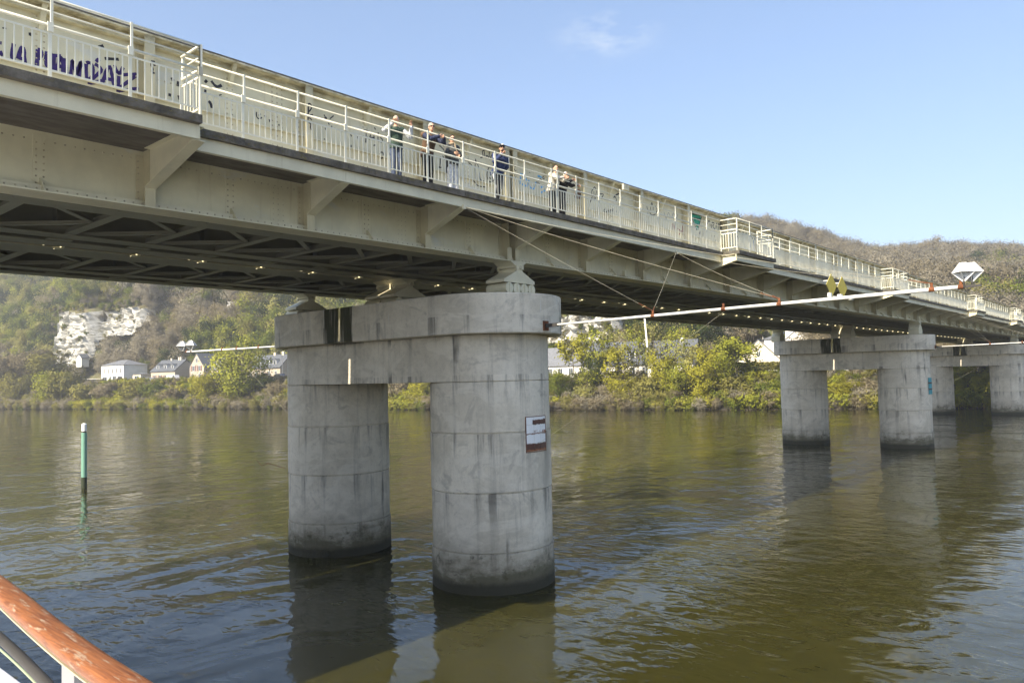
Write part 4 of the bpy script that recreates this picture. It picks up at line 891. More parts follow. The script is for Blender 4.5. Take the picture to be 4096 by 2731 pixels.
def cap(body, P, s):
    hd = P['head']; m = MB(); n = 16
    V = []; hv = P['hv']
    for t in (0, .45, .9, 1.3): V += [hd+hv(.086*math.cos(t)*math.cos(2*math.pi*i/n), .004+.102*math.cos(t)*math.sin(2*math.pi*i/n), .035+.098*math.sin(t))*s for i in range(n)]
    m.add(V, [(k*n+i, k*n+(i+1)%n, (k+1)*n+(i+1)%n, (k+1)*n+i) for k in range(3) for i in range(n)]+[tuple(3*n+i for i in range(n)), tuple(range(n-1,-1,-1))])
    o = m.build('cap', PM['black'], body, True)
    m = MB(); q = [tuple((hd+hv(.075*math.cos(a), -.07-.085*math.sin(a), 0)*s)[:2]) for a in np.linspace(0, math.pi, 9)]; m.prism(q, 'z', hd.z+.040*s, hd.z+.048*s); m.build('peak', PM['black'], o)
    MB().bar(hd+hv(-.03,-.098,.088)*s, hd+hv(.03,-.098,.088)*s, .012*s, .026*s).build('badge', PM['stripe'], o)
    for sd, sx in (('R',-1),('L',1)):
        hp, kn_, an = P['hp'+sd], P['kn'+sd], P['an'+sd]; m = MB()
        for a, b_, r0, r1 in ((hp,kn_,.094,.068),(kn_,an,.068,.058)):
            m.bar(a+Vector((sx*(r0)*s,-.03*s,0)), b_+Vector((sx*(r1)*s,-.03*s,0)), .010*s, .045*s, up=(0,1,0))
        m.build('side_stripe', PM['stripe'], body)
    m = MB(); 
    for sd, sx in (('R',-1),('L',1)): m.bar(P['neck']+Vector((sx*.08,-.03,-.03))*s, P['sh'+sd]+Vector((sx*.05,-.05,.03))*s, .04*s, .012*s); m.bar(P['sh'+sd]+Vector((sx*.06,-.06,.03))*s, P['sh'+sd].lerp(P['el'+sd],.6)+Vector((sx*.06,-.05,0))*s, .03*s, .012*s, up=(0,1,0))
    tag(m.build('shoulder_stripe', PM['stripe'], body), kind='stuff')
    MB().ball(hd+hv(0,-.055,-.085)*s, (.045*s,.05*s,.035*s), 10, 7).build('beard', PM['hair_dark'], body, True)
person('person in black cap and blue tracksuit top with white-striped dark trousers', 10.34, -1.12, -.25, 1.89,
       J(chest=(.02,-.08,1.27), neck=(.03,-.12,1.45), head=(.04,-.15,1.62), shR=(-.18,-.08,1.40), shL=(.22,-.06,1.40), elR=(-.27,-.20,1.18), wrR=(-.08,-.34,1.40), hdR=(.55,.15,.8), elL=(.30,.02,1.14), wrL=(.22,.14,1.0), hdL=(-.3,.2,-1), thR=(0,-.6,.5), curlR=1.0,
         hip=(-.02,.04,.95), hpR=(-.105,.04,.90), hpL=(.065,.04,.90), knR=(-.10,-.05,.49), anR=(-.16,-.06,.085), knL=(.02,.0,.49), anL=(-.10,.02,.085)),
       'blue', 'black', 'hair_dark', None, 'man', shoe='pale_shoe', glasses=True, extra=cap, thick=1.3)
person('person in cream jacket with dark tied-back hair leaning on the rail', 13.08, -1.10, .05, 1.78,
       J(chest=(0,-.08,1.27), neck=(.01,-.12,1.44), head=(.03,-.15,1.61), shR=(-.17,-.08,1.38), shL=(.17,-.08,1.38), elR=(-.16,-.34,1.21), elL=(.26,-.30,1.22), wrR=(.06,-.44,1.27), wrL=(.24,-.47,1.28), hdR=(.8,-.4,.1), hdL=(-.2,-.8,-.2), thR=(0,0,1), thL=(0,0,1), curlR=.7, curlL=.7),
       'cream', 'black', 'hair_dark', None, 'man', thick=1.2, hair_len=1)
def bag(body, P, s):
    w = P['wrL']; c = w+Vector((.12,.06,-.30)); m = MB(); m.box((c.x-.15,c.y-.06,c.z-.17), (c.x+.15,c.y+.06,c.z+.15)); o = m.build('handbag', PM['tan'], body); bevel(o, .03, 3)
    m = MB(); m.path([c+Vector((-.10,0,.14)), c+Vector((-.08,0,.28)), c+Vector((.08,0,.28)), c+Vector((.10,0,.14))], .010, 6); m.build('bag_strap', PM['tan'], o)
person('person with short white hair and black coat holding a brown bag', 13.62, -1.10, .1, 1.66,
       J(chest=(0,-.10,1.25), neck=(0,-.16,1.42), head=(.0,-.20,1.58), shR=(-.17,-.10,1.37), shL=(.17,-.10,1.37), elR=(-.20,-.32,1.22), elL=(.36,-.22,1.26), wrR=(.02,-.44,1.36), wrL=(.46,-.40,1.30), hdR=(.8,-.2,.2), hdL=(.3,-.6,-.5), thR=(0,-.2,1), thL=(-.3,0,1)),
       'black', 'black', 'hair_white', None, 'man', thick=1.3, extra=bag)
# ------------------------------------------------------------------ houses, walls and cars on the far bank
def house(label, px, t, w, d, hw, hr, wall='h_brick', roof='slate', ridge='x', hip=False, wins=(), dormers=(), chims=(), tilt=10, cat='house', name='house', group=None, base=None, lean=0):
    u, v = spot(px, t); z = float(gz(u, v)) if base is None else base
    r = empty(name, (u,v,z), math.radians(-90+tilt), label, cat, group)
    MB().box((-w/2,0,-1.5), (w/2,d,hw)).build('wall', M[wall], r)
    o = .35; e = hw+.003; b = MB()
    if hip:
        q = min(d, w)/2*.95; b.add([(-w/2-o,-o,e),(w/2+o,-o,e),(w/2+o,d+o,e),(-w/2-o,d+o,e),(-w/2+q,d/2,hw+hr),(w/2-q,d/2,hw+hr)], [(0,1,5,4),(2,3,4,5),(1,2,5),(3,0,4),(3,2,1,0)])
    elif ridge == 'x':
        b.prism([(-o,e-.25),(d/2,hw+hr),(d+o,e-.25),(d+o,e-.05),(d/2,hw+hr+.22),(-o,e-.05)], 'x', -w/2-o*.6, w/2+o*.6)
        for x in (-w/2, w/2-.3): MB().prism([(0,hw-.01),(d,hw-.01),(d/2,hw+hr-.06)], 'x', x, x+.3).build('gable', M[wall], r)
    else:
        b.prism([(-w/2-o,e-.25),(0,hw+hr),(w/2+o,e-.25),(w/2+o,e-.05),(0,hw+hr+.22),(-w/2-o,e-.05)], 'y', -o*.4, d+o)
        for y in (0, d-.3): MB().prism([(-w/2,hw-.01),(w/2,hw-.01),(0,hw+hr-.06)], 'y', y, y+.3).build('gable', M[wall], r)
    rf = b.build('roof', M[roof], r)
    for (x, y, hz, ww) in chims:
        c = MB().box((x-ww/2,y-.3,hw+hr*.35), (x+ww/2,y+.3,hw+hr+hz)).build('chimney', M['h_cream' if wall != 'h_white' else 'h_white'], rf)
    for wi in wins:
        x, zz, ww, hh = wi[:4]; sh = len(wi) > 4 and wi[4]
        f = MB(); k = .09
        f.box((x-ww/2-k,-.05,zz-k), (x+ww/2+k,.02,zz)); f.box((x-ww/2-k,-.05,zz+hh), (x+ww/2+k,.02,zz+hh+k)); f.box((x-ww/2-k,-.05,zz), (x-ww/2,.02,zz+hh)); f.box((x+ww/2,-.05,zz), (x+ww/2+k,.02,zz+hh)); f.box((x-.03,-.045,zz), (x+.03,.02,zz+hh))
        fo = f.build('window', M['frame'], r); MB().box((x-ww/2,-.02,zz), (x+ww/2,.012,zz+hh)).build('pane', M['glass'], fo)
        if sh:
            for sx in (-1, 1): MB().box((x+sx*(ww/2+k+.05) if sx > 0 else x-ww/2-k-.05-ww*.5,-.06,zz), (x+ww/2+k+.05+ww*.5 if sx > 0 else x-(ww/2+k+.05),-.01,zz+hh)).build('shutter', M['shutter'], fo)
    for (x, dw, dh, yy) in dormers:
        zb = hw+hr*(yy+o)/(d/2+o)-.15; dm = MB(); dm.box((x-dw/2,yy-.05,zb), (x+dw/2,yy+2.2,zb+dh)); do = dm.build('dormer', M['frame'], r)
        MB().prism([(x-dw/2-.15,zb+dh),(x+dw/2+.15,zb+dh),(x,zb+dh+.55)], 'y', yy-.2, yy+2.6).build('dormer_roof', M['slate'], do)
        MB().box((x-dw/2+.18,yy-.075,zb+.15), (x+dw/2-.18,yy-.052,zb+dh-.15)).build('dormer_pane', M['glass'], do)
    return r
def row(n, w, zz, ww, hh, sh=False): return [(-w/2+w*(i+.5)/n, zz, ww, hh, sh) for i in range(n)]
house('white two-storey house with low grey hipped roof on the left bank', 258, 23, 13.5, 9, 6.3, 1.9, 'h_white', 'slate_l', hip=True, wins=row(5,12.5,3.4,.7,1.7)+[(-4.6,.1,2.6,2.0),(-1.2,.1,1.1,2.2),(1.3,.1,1.9,2.3),(4.6,.1,2.6,2.2)])
house('small white gabled cabin at the foot of the left chalk cliff', 181, 33, 3.6, 3, 2.0, 1.5, 'h_white', 'slate', ridge='y', wins=[(0,.5,.5,1.2)], name='cabin', cat='cabin', base=ztop(181, 834, *spot(181, 33)))
house('flat cream garage right beside the white hip-roofed house', 314, 22, 4.6, 4, 2.8, .4, 'h_cream', 'slate_l', hip=True, wins=[(0,.1,2.4,2.1)], name='garage', cat='garage')
house('brick house with steep slate roof and dark side wall, left bank', 374, 22, 13, 8.5, 3.6, 3.6, 'h_brick', 'slate', wins=row(4,12,.5,.9,1.7,True), dormers=[(-3.6,1.3,1.3,.7),(.4,1.3,1.3,.7),(4.2,1.2,1.2,.7)], chims=[(-1,4.2,.7,.7),(3.0,4.2,1.0,.6),(4.0,4.2,1.0,.6)])
house('pink brick house with its pointed gable to the river', 452, 22, 7.2, 9, 4.4, 4.4, 'h_brick', 'slate', ridge='y', wins=[(-1.6,3.2,1.0,1.7,True),(1.4,3.2,1.0,1.7,True),(0,6.0,1.0,1.3),(-1.8,.4,1.1,1.7),(1.5,.3,1.1,2.0)])
house('low brick wing with grey roof right of the gabled house', 484, 24, 7, 7, 3.6, 3.4, 'h_brick', 'slate_l', wins=row(3,6.5,.6,.9,1.6), dormers=[(-1.2,1.2,1.2,.6),(1.8,1.2,1.2,.6)], chims=[(-2.2,3.4,.9,1.2)])
house('long brick house with three white dormers beside the shaded column', 604, 20, 15, 8, 3.5, 3.7, 'h_brick', 'slate', wins=row(5,14,.6,.9,1.7), dormers=[(-2.2,1.4,1.4,.7),(1.6,1.4,1.4,.7),(4.4,1.4,1.4,.7)], chims=[(1.0,4,.9,.8),(4.6,4,1.1,.9)])
house('long white-walled house with slate roof behind the yellow tree', 1300, 26, 17, 9, 3.0, 4.2, 'h_white', 'slate_l', tilt=17, wins=row(6,16,.8,1.0,1.4), dormers=[(3.9,1.6,1.9,.5)])
house('big dark-roofed house with white dormers behind the bank trees', 1468, 26, 25, 10, 3.0, 5.2, 'h_white', 'slate', tilt=17, wins=row(8,24,.6,1.2,1.7), dormers=[(-1.6,1.4,1.9,.9),(2.6,1.7,2.0,.9)], chims=[(0.4,4.6,.6,.9),(9,4.6,.6,.9)])
house('cream gabled house between the trees and the middle pier', 1745, 33, 9.2, 10, 3.4, 4.6, 'h_cream', 'slate', ridge='y', tilt=22, wins=[(-1.4,1.6,.9,1.2),(2.0,1.6,.9,1.2),(0,4.4,.7,1.0)])
house('white house with a blue-grey roof and two tall white chimneys', 1848, 40, 10, 9, 5.6, 4.4, 'h_white', 'slate_l', ridge='y', tilt=22, chims=[(-2.6,3,.6,2.0),(3.0,3,.9,2.2)], wins=row(3,9,1,1,1.6))
house('plain white house just left of the middle pier cap', 1785, 42, 5, 7, 6.8, 1.2, 'h_white', 'slate_l', hip=True, tilt=22, chims=[(0,2,1.0,.9)], wins=row(2,5,1,1,1.6))
house('low white house seen between the columns of the middle pier', 1985, 24, 8, 7, 3.0, 1.8, 'h_white', 'slate', tilt=20, wins=row(2,8,.6,1.0,1.6))
def wall(label, pxa, pxb, t, h, posts=0, mat='h_white', name='garden_wall'):
    (ua, va), (uc, vc) = spot(pxa, t), spot(pxb, t); n = max(3, int(abs(va-vc)/4)); r = empty(name, (ua, va, float(gz(ua, va))), 0, label, 'wall')
    P = []
    for i in range(n+1):
        v = va+(vc-va)*i/n; P.append(Vector((float(ub(v)+t/.975)-ua, v-va, float(zroad(v))-float(gz(ua, va)))))
    for a, b in zip(P[:-1], P[1:]):
        MB().bar(a+Vector((0,0,h/2-.3)), b+Vector((0,0,h/2-.3)), .3, h+.6).build('wall_length', M[mat], r)
        if posts:
            k = 8
            for j in range(k):
                q = a.lerp(b, (j+.5)/k); MB().box((q.x-.07,q.y-.07,h-.02), (q.x+.07,q.y+.07,h+posts)).build('baluster', M[mat], r)
            MB().bar(a+Vector((0,0,h+posts)), b+Vector((0,0,h+posts)), .2, .1).build('coping', M[mat], r)
wall('long white garden wall with balusters above the right bank', 1686, 2020, 13.5, .75, .55)
wall('plain white wall behind the parked cars on the left bank', 160, 236, 22.5, 1.7)
wall('low white wall in front of the dark-roofed house', 1560, 1600, 13.5, 1.0)
# cars
def car(label, px, t, mat, L_=4.2, h=1.45, van=False):
    u, v = spot(px, t); r = empty('parked_car', (u, v, float(zroad(v))+.07), math.radians(100), label, 'car', 'cars parked by the river road')
    hl = L_/2; prof = [(-hl,.30),(-hl,.72),(-hl*.93,.80),(-hl*.50,.90),(-hl*.24,h),(hl*.52,h),(hl*.86,.94),(hl,.86),(hl,.30)] if not van else [(-hl,.30),(-hl,.9),(-hl*.8,1.05),(-hl*.55,h),(hl,h),(hl,.30)]
    o = MB().prism(prof, 'y', -.85, .85).build('body', M[mat], r); bevel(o, .06, 2)
    gl = [(-hl*.45,.95),(-hl*.25,h-.09),(hl*.48,h-.09),(hl*.72,.95)] if not van else [(-hl*.72,1.1),(-hl*.55,h-.15),(-hl*.2,h-.15),(-hl*.2,1.1)]
    for y in (-.858, .853): MB().prism(gl, 'y', y, y+.006).build('side_window', M['glass'], r)
    for x in (-hl*.62, hl*.62):
        for y in (-.88, .70):
            m = MB(); m.tube((x,y,.32), (x,y+.18,.32), .32, n=14); wq = m.build('wheel', M['tyre'], r); m = MB(); m.tube((x,y-.012 if y < 0 else y+.178,.32), (x,y if y < 0 else y+.192,.32), .19, n=12); m.build('rim', M['car_silver'], wq)
    for y in (-.6, .6): MB().box((-hl-.012,y-.17,.60), (-hl+.04,y+.17,.74)).build('headlight', M['frame'], r); MB().box((hl-.04,y-.15,.66), (hl+.012,y+.15,.80)).build('tail_light', M['shutter'], r)
car('dark blue car parked leftmost by the white wall', 196, 18.5, 'car_blue'); car('silver car parked between two dark cars by the white wall', 209, 18.5, 'car_silver'); car('dark car parked nearest the white hip-roofed house', 223, 18.5, 'car_dark')
car('white van parked before the steep-roofed brick house', 399, 18.3, 'car_white', 5.2, 2.0, True); car('grey car parked right of the cream garage', 345, 18.3, 'car_silver'); car('dark car parked at the long three-dormer house', 646, 18.3, 'car_dark'); car('grey car half hidden by trees near the white balustrade', 1640, 17, 'car_silver')
# lamp post by the gabled house
u, v = spot(437, 20); lp = empty('lamp_post', (u, v, float(zroad(v))), 0, 'tall grey lamp post right of the steep-roofed brick house', 'lamp post'); m = MB(); m.tube((0,0,0), (0,0,7.2), .09, .06, 8); m.build('pole', M['post_grey'], lp); m = MB(); m.bar((0,0,7.2), (-1.0,0,7.4), .1, .08); m.build('lamp_arm', M['post_grey'], lp); MB().box((-1.5,-.12,7.33), (-.9,.12,7.45)).build('lamp_head', M['post_grey'], lp)
u, v = spot(649, 19); lp2 = copy_tree(lp); lp2.location = (u, v, float(zroad(v))); lp2['label'] = 'tall grey lamp post at the right end of the three-dormer house'
lp['group'] = lp2['group'] = 'lamp posts on the river road'
# ------------------------------------------------------------------ trees and scrub
def quad_cloud(C, size, rng, up=.0, elong=1.0, spread=None):
    n = len(C); a = rng.normal(size=(n,3)); a /= np.linalg.norm(a, axis=1)[:,None]; b = rng.normal(size=(n,3)); b -= (b*a).sum(1)[:,None]*a; b /= np.linalg.norm(b, axis=1)[:,None]
    if up: a[:,2] += up; a /= np.linalg.norm(a, axis=1)[:,None]; b -= (b*a).sum(1)[:,None]*a; b /= np.linalg.norm(b, axis=1)[:,None]
    s = size*rng.uniform(.6,1.4,n)[:,None]; A = a*s*elong; B = b*s/(elong if elong > 1 else 1)
    V = np.stack([C-A-B*.6, C+A*.2-B, C+A+B*.5, C-A*.3+B], 1).reshape(-1,3); return V
def np_mesh(name, V, mats, mi=None, extra=None):
    """quads V (4n,3) plus an optional MB (extra) for wood"""
    n = len(V)//4; me = bpy.data.meshes.new(name); ev = np.array(extra.v, float).reshape(-1,3) if extra and extra.v else np.zeros((0,3)); ef = extra.f if extra else []
    me.from_pydata(np.concatenate([V, ev]).tolist(), [], [(4*i,4*i+1,4*i+2,4*i+3) for i in range(n)]+[tuple(len(V)+j for j in f) for f in ef])
    for m in mats: me.materials.append(m)
    if len(mats) > 1: me.polygons.foreach_set('material_index', [0]*n+[1]*len(ef))
    me.update(); return me
def skeleton(rng, h, r, nl=7, r0=.16, first=.25, spread=1.0, stems=1):
    """tapered trunk(s), limbs and twigs; returns the wood mesh data and the twig tips"""
    w = MB(); tips = []
    for s_ in range(stems):
        a0 = rng.uniform(0, 6.28); base = np.array([math.cos(a0), math.sin(a0), 0])*(.25 if stems > 1 else 0); top = np.array([math.cos(a0), math.sin(a0), 0])*(r*.5 if stems > 1 else r*.12)+np.array([0,0,h*rng.uniform(.75,.92)])
        P = [base+(top-base)*f+np.array([*rng.normal(0,.03*h*f,2),0]) for f in (0,.25,.5,.75,1)]
        for i in range(4): w.tube(P[i], P[i+1], r0*(1-i/5), r0*(1-(i+1)/5), 6)
        for j in range(nl):
            f = first+(1-first)*(j+.5)/nl; i = min(3, int(f*4)); q = P[i]+(P[i+1]-P[i])*(f*4-i); a = a0+j*2.4+rng.normal(0,.4); ln = r*spread*(1.05-.55*abs(f-.5))*rng.uniform(.75,1.1)
            e = q+np.array([math.cos(a)*ln, math.sin(a)*ln, ln*rng.uniform(.25,.75)]); m = (q+e)/2+np.array([0,0,-.05*ln]); w.tube(q, m, r0*.42*(1.1-f*.6), r0*.28, 5); w.tube(m, e, r0*.28, r0*.1, 5)
            for k in range(4):
                b = m+(e-m)*rng.uniform(.0,1); d = rng.normal(size=3); d[2] = abs(d[2])*.7; d /= np.linalg.norm(d); t = b+d*ln*rng.uniform(.3,.55); w.tube(b, t, r0*.13, r0*.04, 4); tips += [t, (b+t)/2]
            tips += [e, m]
        tips.append(P[4])
    return w, np.array(tips)
def crown_pts(rng, tips, n, sig):
    c = tips[rng.integers(0, len(tips), n)]; return c+rng.normal(size=(n,3))*sig*rng.uniform(.35,1.2,(n,1))
PROTO = {}
def proto(kind, seed):
    rng = np.random.default_rng(seed)
    if kind == 'round':      # leafy to the ground
        w, tips = skeleton(rng, 8, 4.0, 9, .17, .06, 1.0, 3); tips = np.concatenate([tips, np.stack([rng.normal(0,2.0,26), rng.normal(0,2.0,26), rng.uniform(.6,5.5,26)], 1)])
        V = quad_cloud(crown_pts(rng, tips, 5600, .66), .135, rng)
    elif kind == 'tall':     # clear trunk, open crown
        w, tips = skeleton(rng, 8, 2.8, 9, .13, .38, 1.0, 1); V = quad_cloud(crown_pts(rng, tips, 2300, .46), .135, rng)
    elif kind == 'sparse':
        w, tips = skeleton(rng, 8, 2.2, 11, .10, .25, 1.0, 2); V = quad_cloud(crown_pts(rng, tips, 1250, .40), .115, rng)
    elif kind == 'bare':
        w, tips = skeleton(rng, 8, 3.4, 12, .15, .2, 1.0, 2); V = quad_cloud(crown_pts(rng, tips, 5200, .55), .15, rng, .5, 2.0)
    elif kind == 'bush':
        w, tips = skeleton(rng, 3.2, 2.0, 8, .05, .05, 1.0, 5); V = quad_cloud(crown_pts(rng, tips, 2300, .32), .12, rng)
    elif kind == 'twigs':
        w, tips = skeleton(rng, 3.2, 1.9, 8, .05, .05, 1.0, 6); V = quad_cloud(crown_pts(rng, tips, 3000, .34), .12, rng, .5, 2.2)
    return np_mesh('crown', V, [M['leaf_green']]), w.mesh('trunk', M['bark'])
def get(kind, i):
    if (kind, i) not in PROTO: PROTO[(kind, i)] = proto(kind, hash((len(kind), i, ord(kind[0]))) % 9999)
    return PROTO[(kind, i)]
NH = dict(round=8., tall=8., sparse=8., bare=8., bush=3.2, twigs=3.2)
NW = dict(round=8.6, tall=6.2, sparse=5.6, bare=7.6, bush=4.8, twigs=4.6)
_tn = [0]
def tree(px, t, ytop, wpx, kind, mat, label, name='bank_tree', sink=0.):
    u, v = spot(px, t); z = float(gz(u, v)); h = max(1.2, ztop(px, ytop, u, v)-z)*1.02; w = wpx/ppm(u, v); _tn[0] += 1; i = _tn[0]
    r = empty(name, (u, v, z-.1-sink), (i*1.7) % 6.28, label, 'tree' if kind not in ('bush','twigs') else 'bush', 'trees and bushes along the far bank')
    cm, tm = get(kind, i % 3); s = (w/NW[kind], w/NW[kind], (h+sink)/NH[kind])
    for nm, me, mm in (('crown', cm, M[mat]), ('trunk', tm, M['bark'])):
        o = obj(nm, me, r, scale=s)
        if nm == 'crown': o.material_slots[0].link = 'OBJECT'; o.material_slots[0].material = mm
    return r
TREES = [
 (14,10,815,90,'bare','twig_brown','wide bare brown tree at the left edge of the picture'),
 (62,12,808,95,'bare','twig_brown','tall bare brown tree left of the small white cabin'),
 (118,14,815,90,'bare','twig_olive','bare olive tree standing right below the left cliff'),
 (38,4,868,70,'round','twig_olive','drab olive tree leaning over the water, far left'),
 (110,3,866,74,'round','leaf_lime','round bright green willow at the water, far left'),
 (150,5,868,70,'bush','twig_olive','olive bush right of the far left willow'),
 (196,4,888,60,'bush','twig_olive','low olive bush on the bank below the parked cars'),
 (246,5,886,66,'twigs','twig_brown','brown twiggy bush on the bank below the white house'),
 (306,4,886,60,'bush','twig_olive','dull green bush below the cream garage'),
 (352,6,884,60,'bush','leaf_green','dark green bush on the slope below the brick house'),
 (398,3,898,54,'bush','twig_brown','small beige bush at the water left of the yellow willow'),
 (467,3,862,72,'round','leaf_yellow','yellow-green willow left of the biggest willow'),
 (550,4,808,122,'round','leaf_lime','biggest bright green willow, left of the shaded column'),
 (612,8,872,60,'bush','leaf_dark','dark green bush between the biggest willow and the pier'),
 (640,6,884,56,'twigs','twig_brown','reddish brown bush touching the shaded column'),
 (920,5,876,70,'twigs','twig_brown','brown twiggy bush between the two near columns'),
 (966,3,872,44,'round','leaf_yellow','yellow willow between the two near columns'),
 (1284,5,858,70,'round','leaf_green','green bushy tree touching the near column on its right'),
 (1316,9,772,84,'tall','leaf_yellow','yellow-crowned tree just right of the near column'),
 (1352,6,845,60,'sparse','leaf_lime','slim pale green tree right of the yellow-crowned tree'),
 (1376,10,742,84,'sparse','leaf_lime','tallest light green tree below the boom pipe'),
 (1366,7,826,50,'round','leaf_dark','ivy-dark tree in front of the white-walled house'),
 (1404,8,796,72,'tall','leaf_yellow','yellow tree with leaning trunk below the hanging strip'),
 (1430,4,868,84,'round','leaf_yellow','bright yellow bush at the water below the dark-roofed house'),
 (1462,9,750,72,'sparse','leaf_lime','thin green tree before the left dormer of the big roof'),
 (1506,10,742,74,'sparse','leaf_pale','thin pale tree before the right dormer of the big roof'),
 (1480,3,876,72,'bush','twig_olive','olive twiggy bush at the water, middle of the right bank'),
 (1546,9,756,80,'sparse','leaf_lime','thin tree at the right end of the big dark roof'),
 (1556,5,844,70,'round','leaf_lime','yellow-green bushy tree left of the brightest bush'),
 (1612,3,838,92,'round','leaf_yellow','brightest yellow bush hanging over the water'),
 (1622,8,800,84,'tall','leaf_yellow','yellow-green tree rising behind the brightest bush'),
 (1688,9,774,124,'tall','leaf_lime','broad light green tree left of the cream gabled house'),
 (1676,4,876,70,'bush','twig_olive','olive bush below the broad light green tree'),
 (1722,4,884,76,'bush','twig_olive','olive leafy bush below the white balustrade'),
 (1765,3,886,64,'bush','leaf_green','green bush at the water left of the middle pier'),
 (1760,12.4,836,60,'sparse','twig_olive','bare sapling in front of the white balustrade'),
 (1440,7,786,70,'sparse','leaf_yellow','yellow tree right of the hanging strip before the big roof'),
 (1586,7,790,70,'sparse','leaf_pale','pale yellow tree right of the big dark roof'),
 (1520,5,818,70,'round','leaf_yellow','yellow bushy tree below the right end of the big roof'),
 (1655,6,822,70,'round','leaf_lime','lime green bushy tree right of the brightest bush'),
 (1348,3,890,60,'bush','leaf_pale','pale shoots overhanging the water below the ivy-dark tree'),
 (1936,3,874,72,'round','leaf_yellow','yellow bush between the columns of the middle pier'),
 (1990,4,880,66,'twigs','twig_brown','brown twiggy bush right inside the middle pier opening'),
 (1925,8,862,40,'bush','leaf_lime','light green bush on the slope inside the middle pier opening'),
]
for a in TREES: tree(*a)
# clipped hedge behind the balustrade
(ua, va), (uc, vc) = spot(1694, 17), spot(1800, 17); rng = np.random.default_rng(5); n = 5200; f = rng.uniform(0,1,n)
C = np.stack([ua+(uc-ua)*f+rng.normal(0,.7,n), va+(vc-va)*f+rng.normal(0,.2,n), 5.6+rng.uniform(0,1,n)**.8*3.0], 1)
hd_ = obj('garden_hedge', np_mesh('garden_hedge', quad_cloud(C, .17, rng), [M['twig_olive']])); tag(hd_, 'rough olive hedge behind the white balustrade', 'hedge')
# ---- scattered growth: geometry nodes instances on points
def scatter(name, pts, scl, rot, protos, label):
    me = bpy.data.meshes.new(name); me.from_pydata([tuple(map(float, p)) for p in pts], [], [])
    for nm, ty, arr in (('scl','FLOAT',scl),('rot','FLOAT',rot),('idx','INT',np.arange(len(pts)) % len(protos))):
        a = me.attributes.new(nm, ty, 'POINT'); a.data.foreach_set('value', np.asarray(arr).astype(np.int32 if ty == 'INT' else np.float32))
    o = obj(name, me); tag(o, label, None, None, 'stuff')
    cl = bpy.data.collections.new(name+'_sources')
    for i, pm in enumerate(protos): cl.objects.link(bpy.data.objects.new('%s_source_%s' % (name, 'abcdefgh'[i]), pm))
    ng = bpy.data.node_groups.new(name, 'GeometryNodeTree'); ng.interface.new_socket('Geometry', in_out='INPUT', socket_type='NodeSocketGeometry'); ng.interface.new_socket('Geometry', in_out='OUTPUT', socket_type='NodeSocketGeometry')
    gi, go = ng.nodes.new('NodeGroupInput'), ng.nodes.new('NodeGroupOutput'); ci = ng.nodes.new('GeometryNodeCollectionInfo'); ci.inputs[0].default_value = cl; ci.inputs['Separate Children'].default_value = True; ci.inputs['Reset Children'].default_value = True
    ip = ng.nodes.new('GeometryNodeInstanceOnPoints'); ip.inputs['Pick Instance'].default_value = True
    def at_(nm, ty): x = ng.nodes.new('GeometryNodeInputNamedAttribute'); x.data_type = ty; x.inputs[0].default_value = nm; return x.outputs[0]
    cx = ng.nodes.new('ShaderNodeCombineXYZ'); ng.links.new(at_('rot','FLOAT'), cx.inputs[2])
    lk = ng.links.new; lk(gi.outputs[0], ip.inputs['Points']); lk(ci.outputs[0], ip.inputs['Instance']); lk(at_('idx','INT'), ip.inputs['Instance Index']); lk(cx.outputs[0], ip.inputs['Rotation']); lk(at_('scl','FLOAT'), ip.inputs['Scale']); lk(ip.outputs[0], go.inputs[0])
    md = o.modifiers.new('scatter', 'NODES'); md.node_group = ng; return o
def wood_proto(kind, mat, seed):
    rng = np.random.default_rng(seed)
    if kind == 'bare': w, tips = skeleton(rng, 9, 3.6, 8, .16, .3, 1., 1); tips = np.concatenate([tips, np.stack([rng.normal(0,1.7,14), rng.normal(0,1.7,14), rng.uniform(4,8.2,14)], 1)]); V = quad_cloud(crown_pts(rng, tips, 6000, .8), .105, rng, .4, 1.5)
    else: w, tips = skeleton(rng, 8, 3.2, 7, .16, .2, 1., 1); V = quad_cloud(crown_pts(rng, tips, 4000, .75), .14, rng)
    return np_mesh('wood_'+kind, V, [M[mat], M['bark']], extra=w)
rng = np.random.default_rng(77)
def candidates(n, a0, a1, d0, d1):
    th = np.radians(rng.uniform(a0, a1, n)); D = np.sqrt(rng.uniform(d0*d0, d1*d1, n)); u = CAMP[0]+D*np.cos(th); v = CAMP[1]+D*np.sin(th); t = (u-ub(v))*.975; return u, v, t, D
u, v, t, D = candidates(34000, -6, 86, 140, 760)
ok = (t > 31) & (t < hillw(v)+95)
for v0, v1, tc, zt in CLIFFS: ok &= ~((v > v0-1) & (v < v1+1) & (t > tc-(2.0 if tc == 46 and v0 > 200 else 7.5)) & (t < tc+2.0))
_a, _b = spot(495, 66)[1], spot(560, 66)[1]; ok &= ~((v < _a) & (v > _b) & (t > 56) & (t < 68))
for hp in ((258,23),(181,33),(1745,33),(1848,40),(1785,42),(374,22),(1468,26),(1300,26)):
    hu_, hv2 = spot(*hp); ok &= np.hypot(u-hu_-5, v-hv2) > 9
u, v, t, D = u[ok], v[ok], t[ok], D[ok]; z = gz(u, v)
pn = np.sin(u*.035+v*.021+.7)+np.sin(v*.047-u*.018)+np.sin((u+v)*.09)*.6+rng.normal(0,.75,len(u))
hgt = (z-zroad(v))/40.
left = v > 150
green = np.where(left, pn-hgt*.45+1.75 > .35, pn-hgt*.35 > 1.15)
lime = green & (rng.uniform(0,1,len(u)) < np.where(left, .28, .22))
dark = green & ~lime & (rng.uniform(0,1,len(u)) < .35)
sc_ = rng.uniform(.75,1.5,len(u))*np.clip(.72+t/160, .7, 1.15)
rt_ = rng.uniform(0,6.28,len(u))
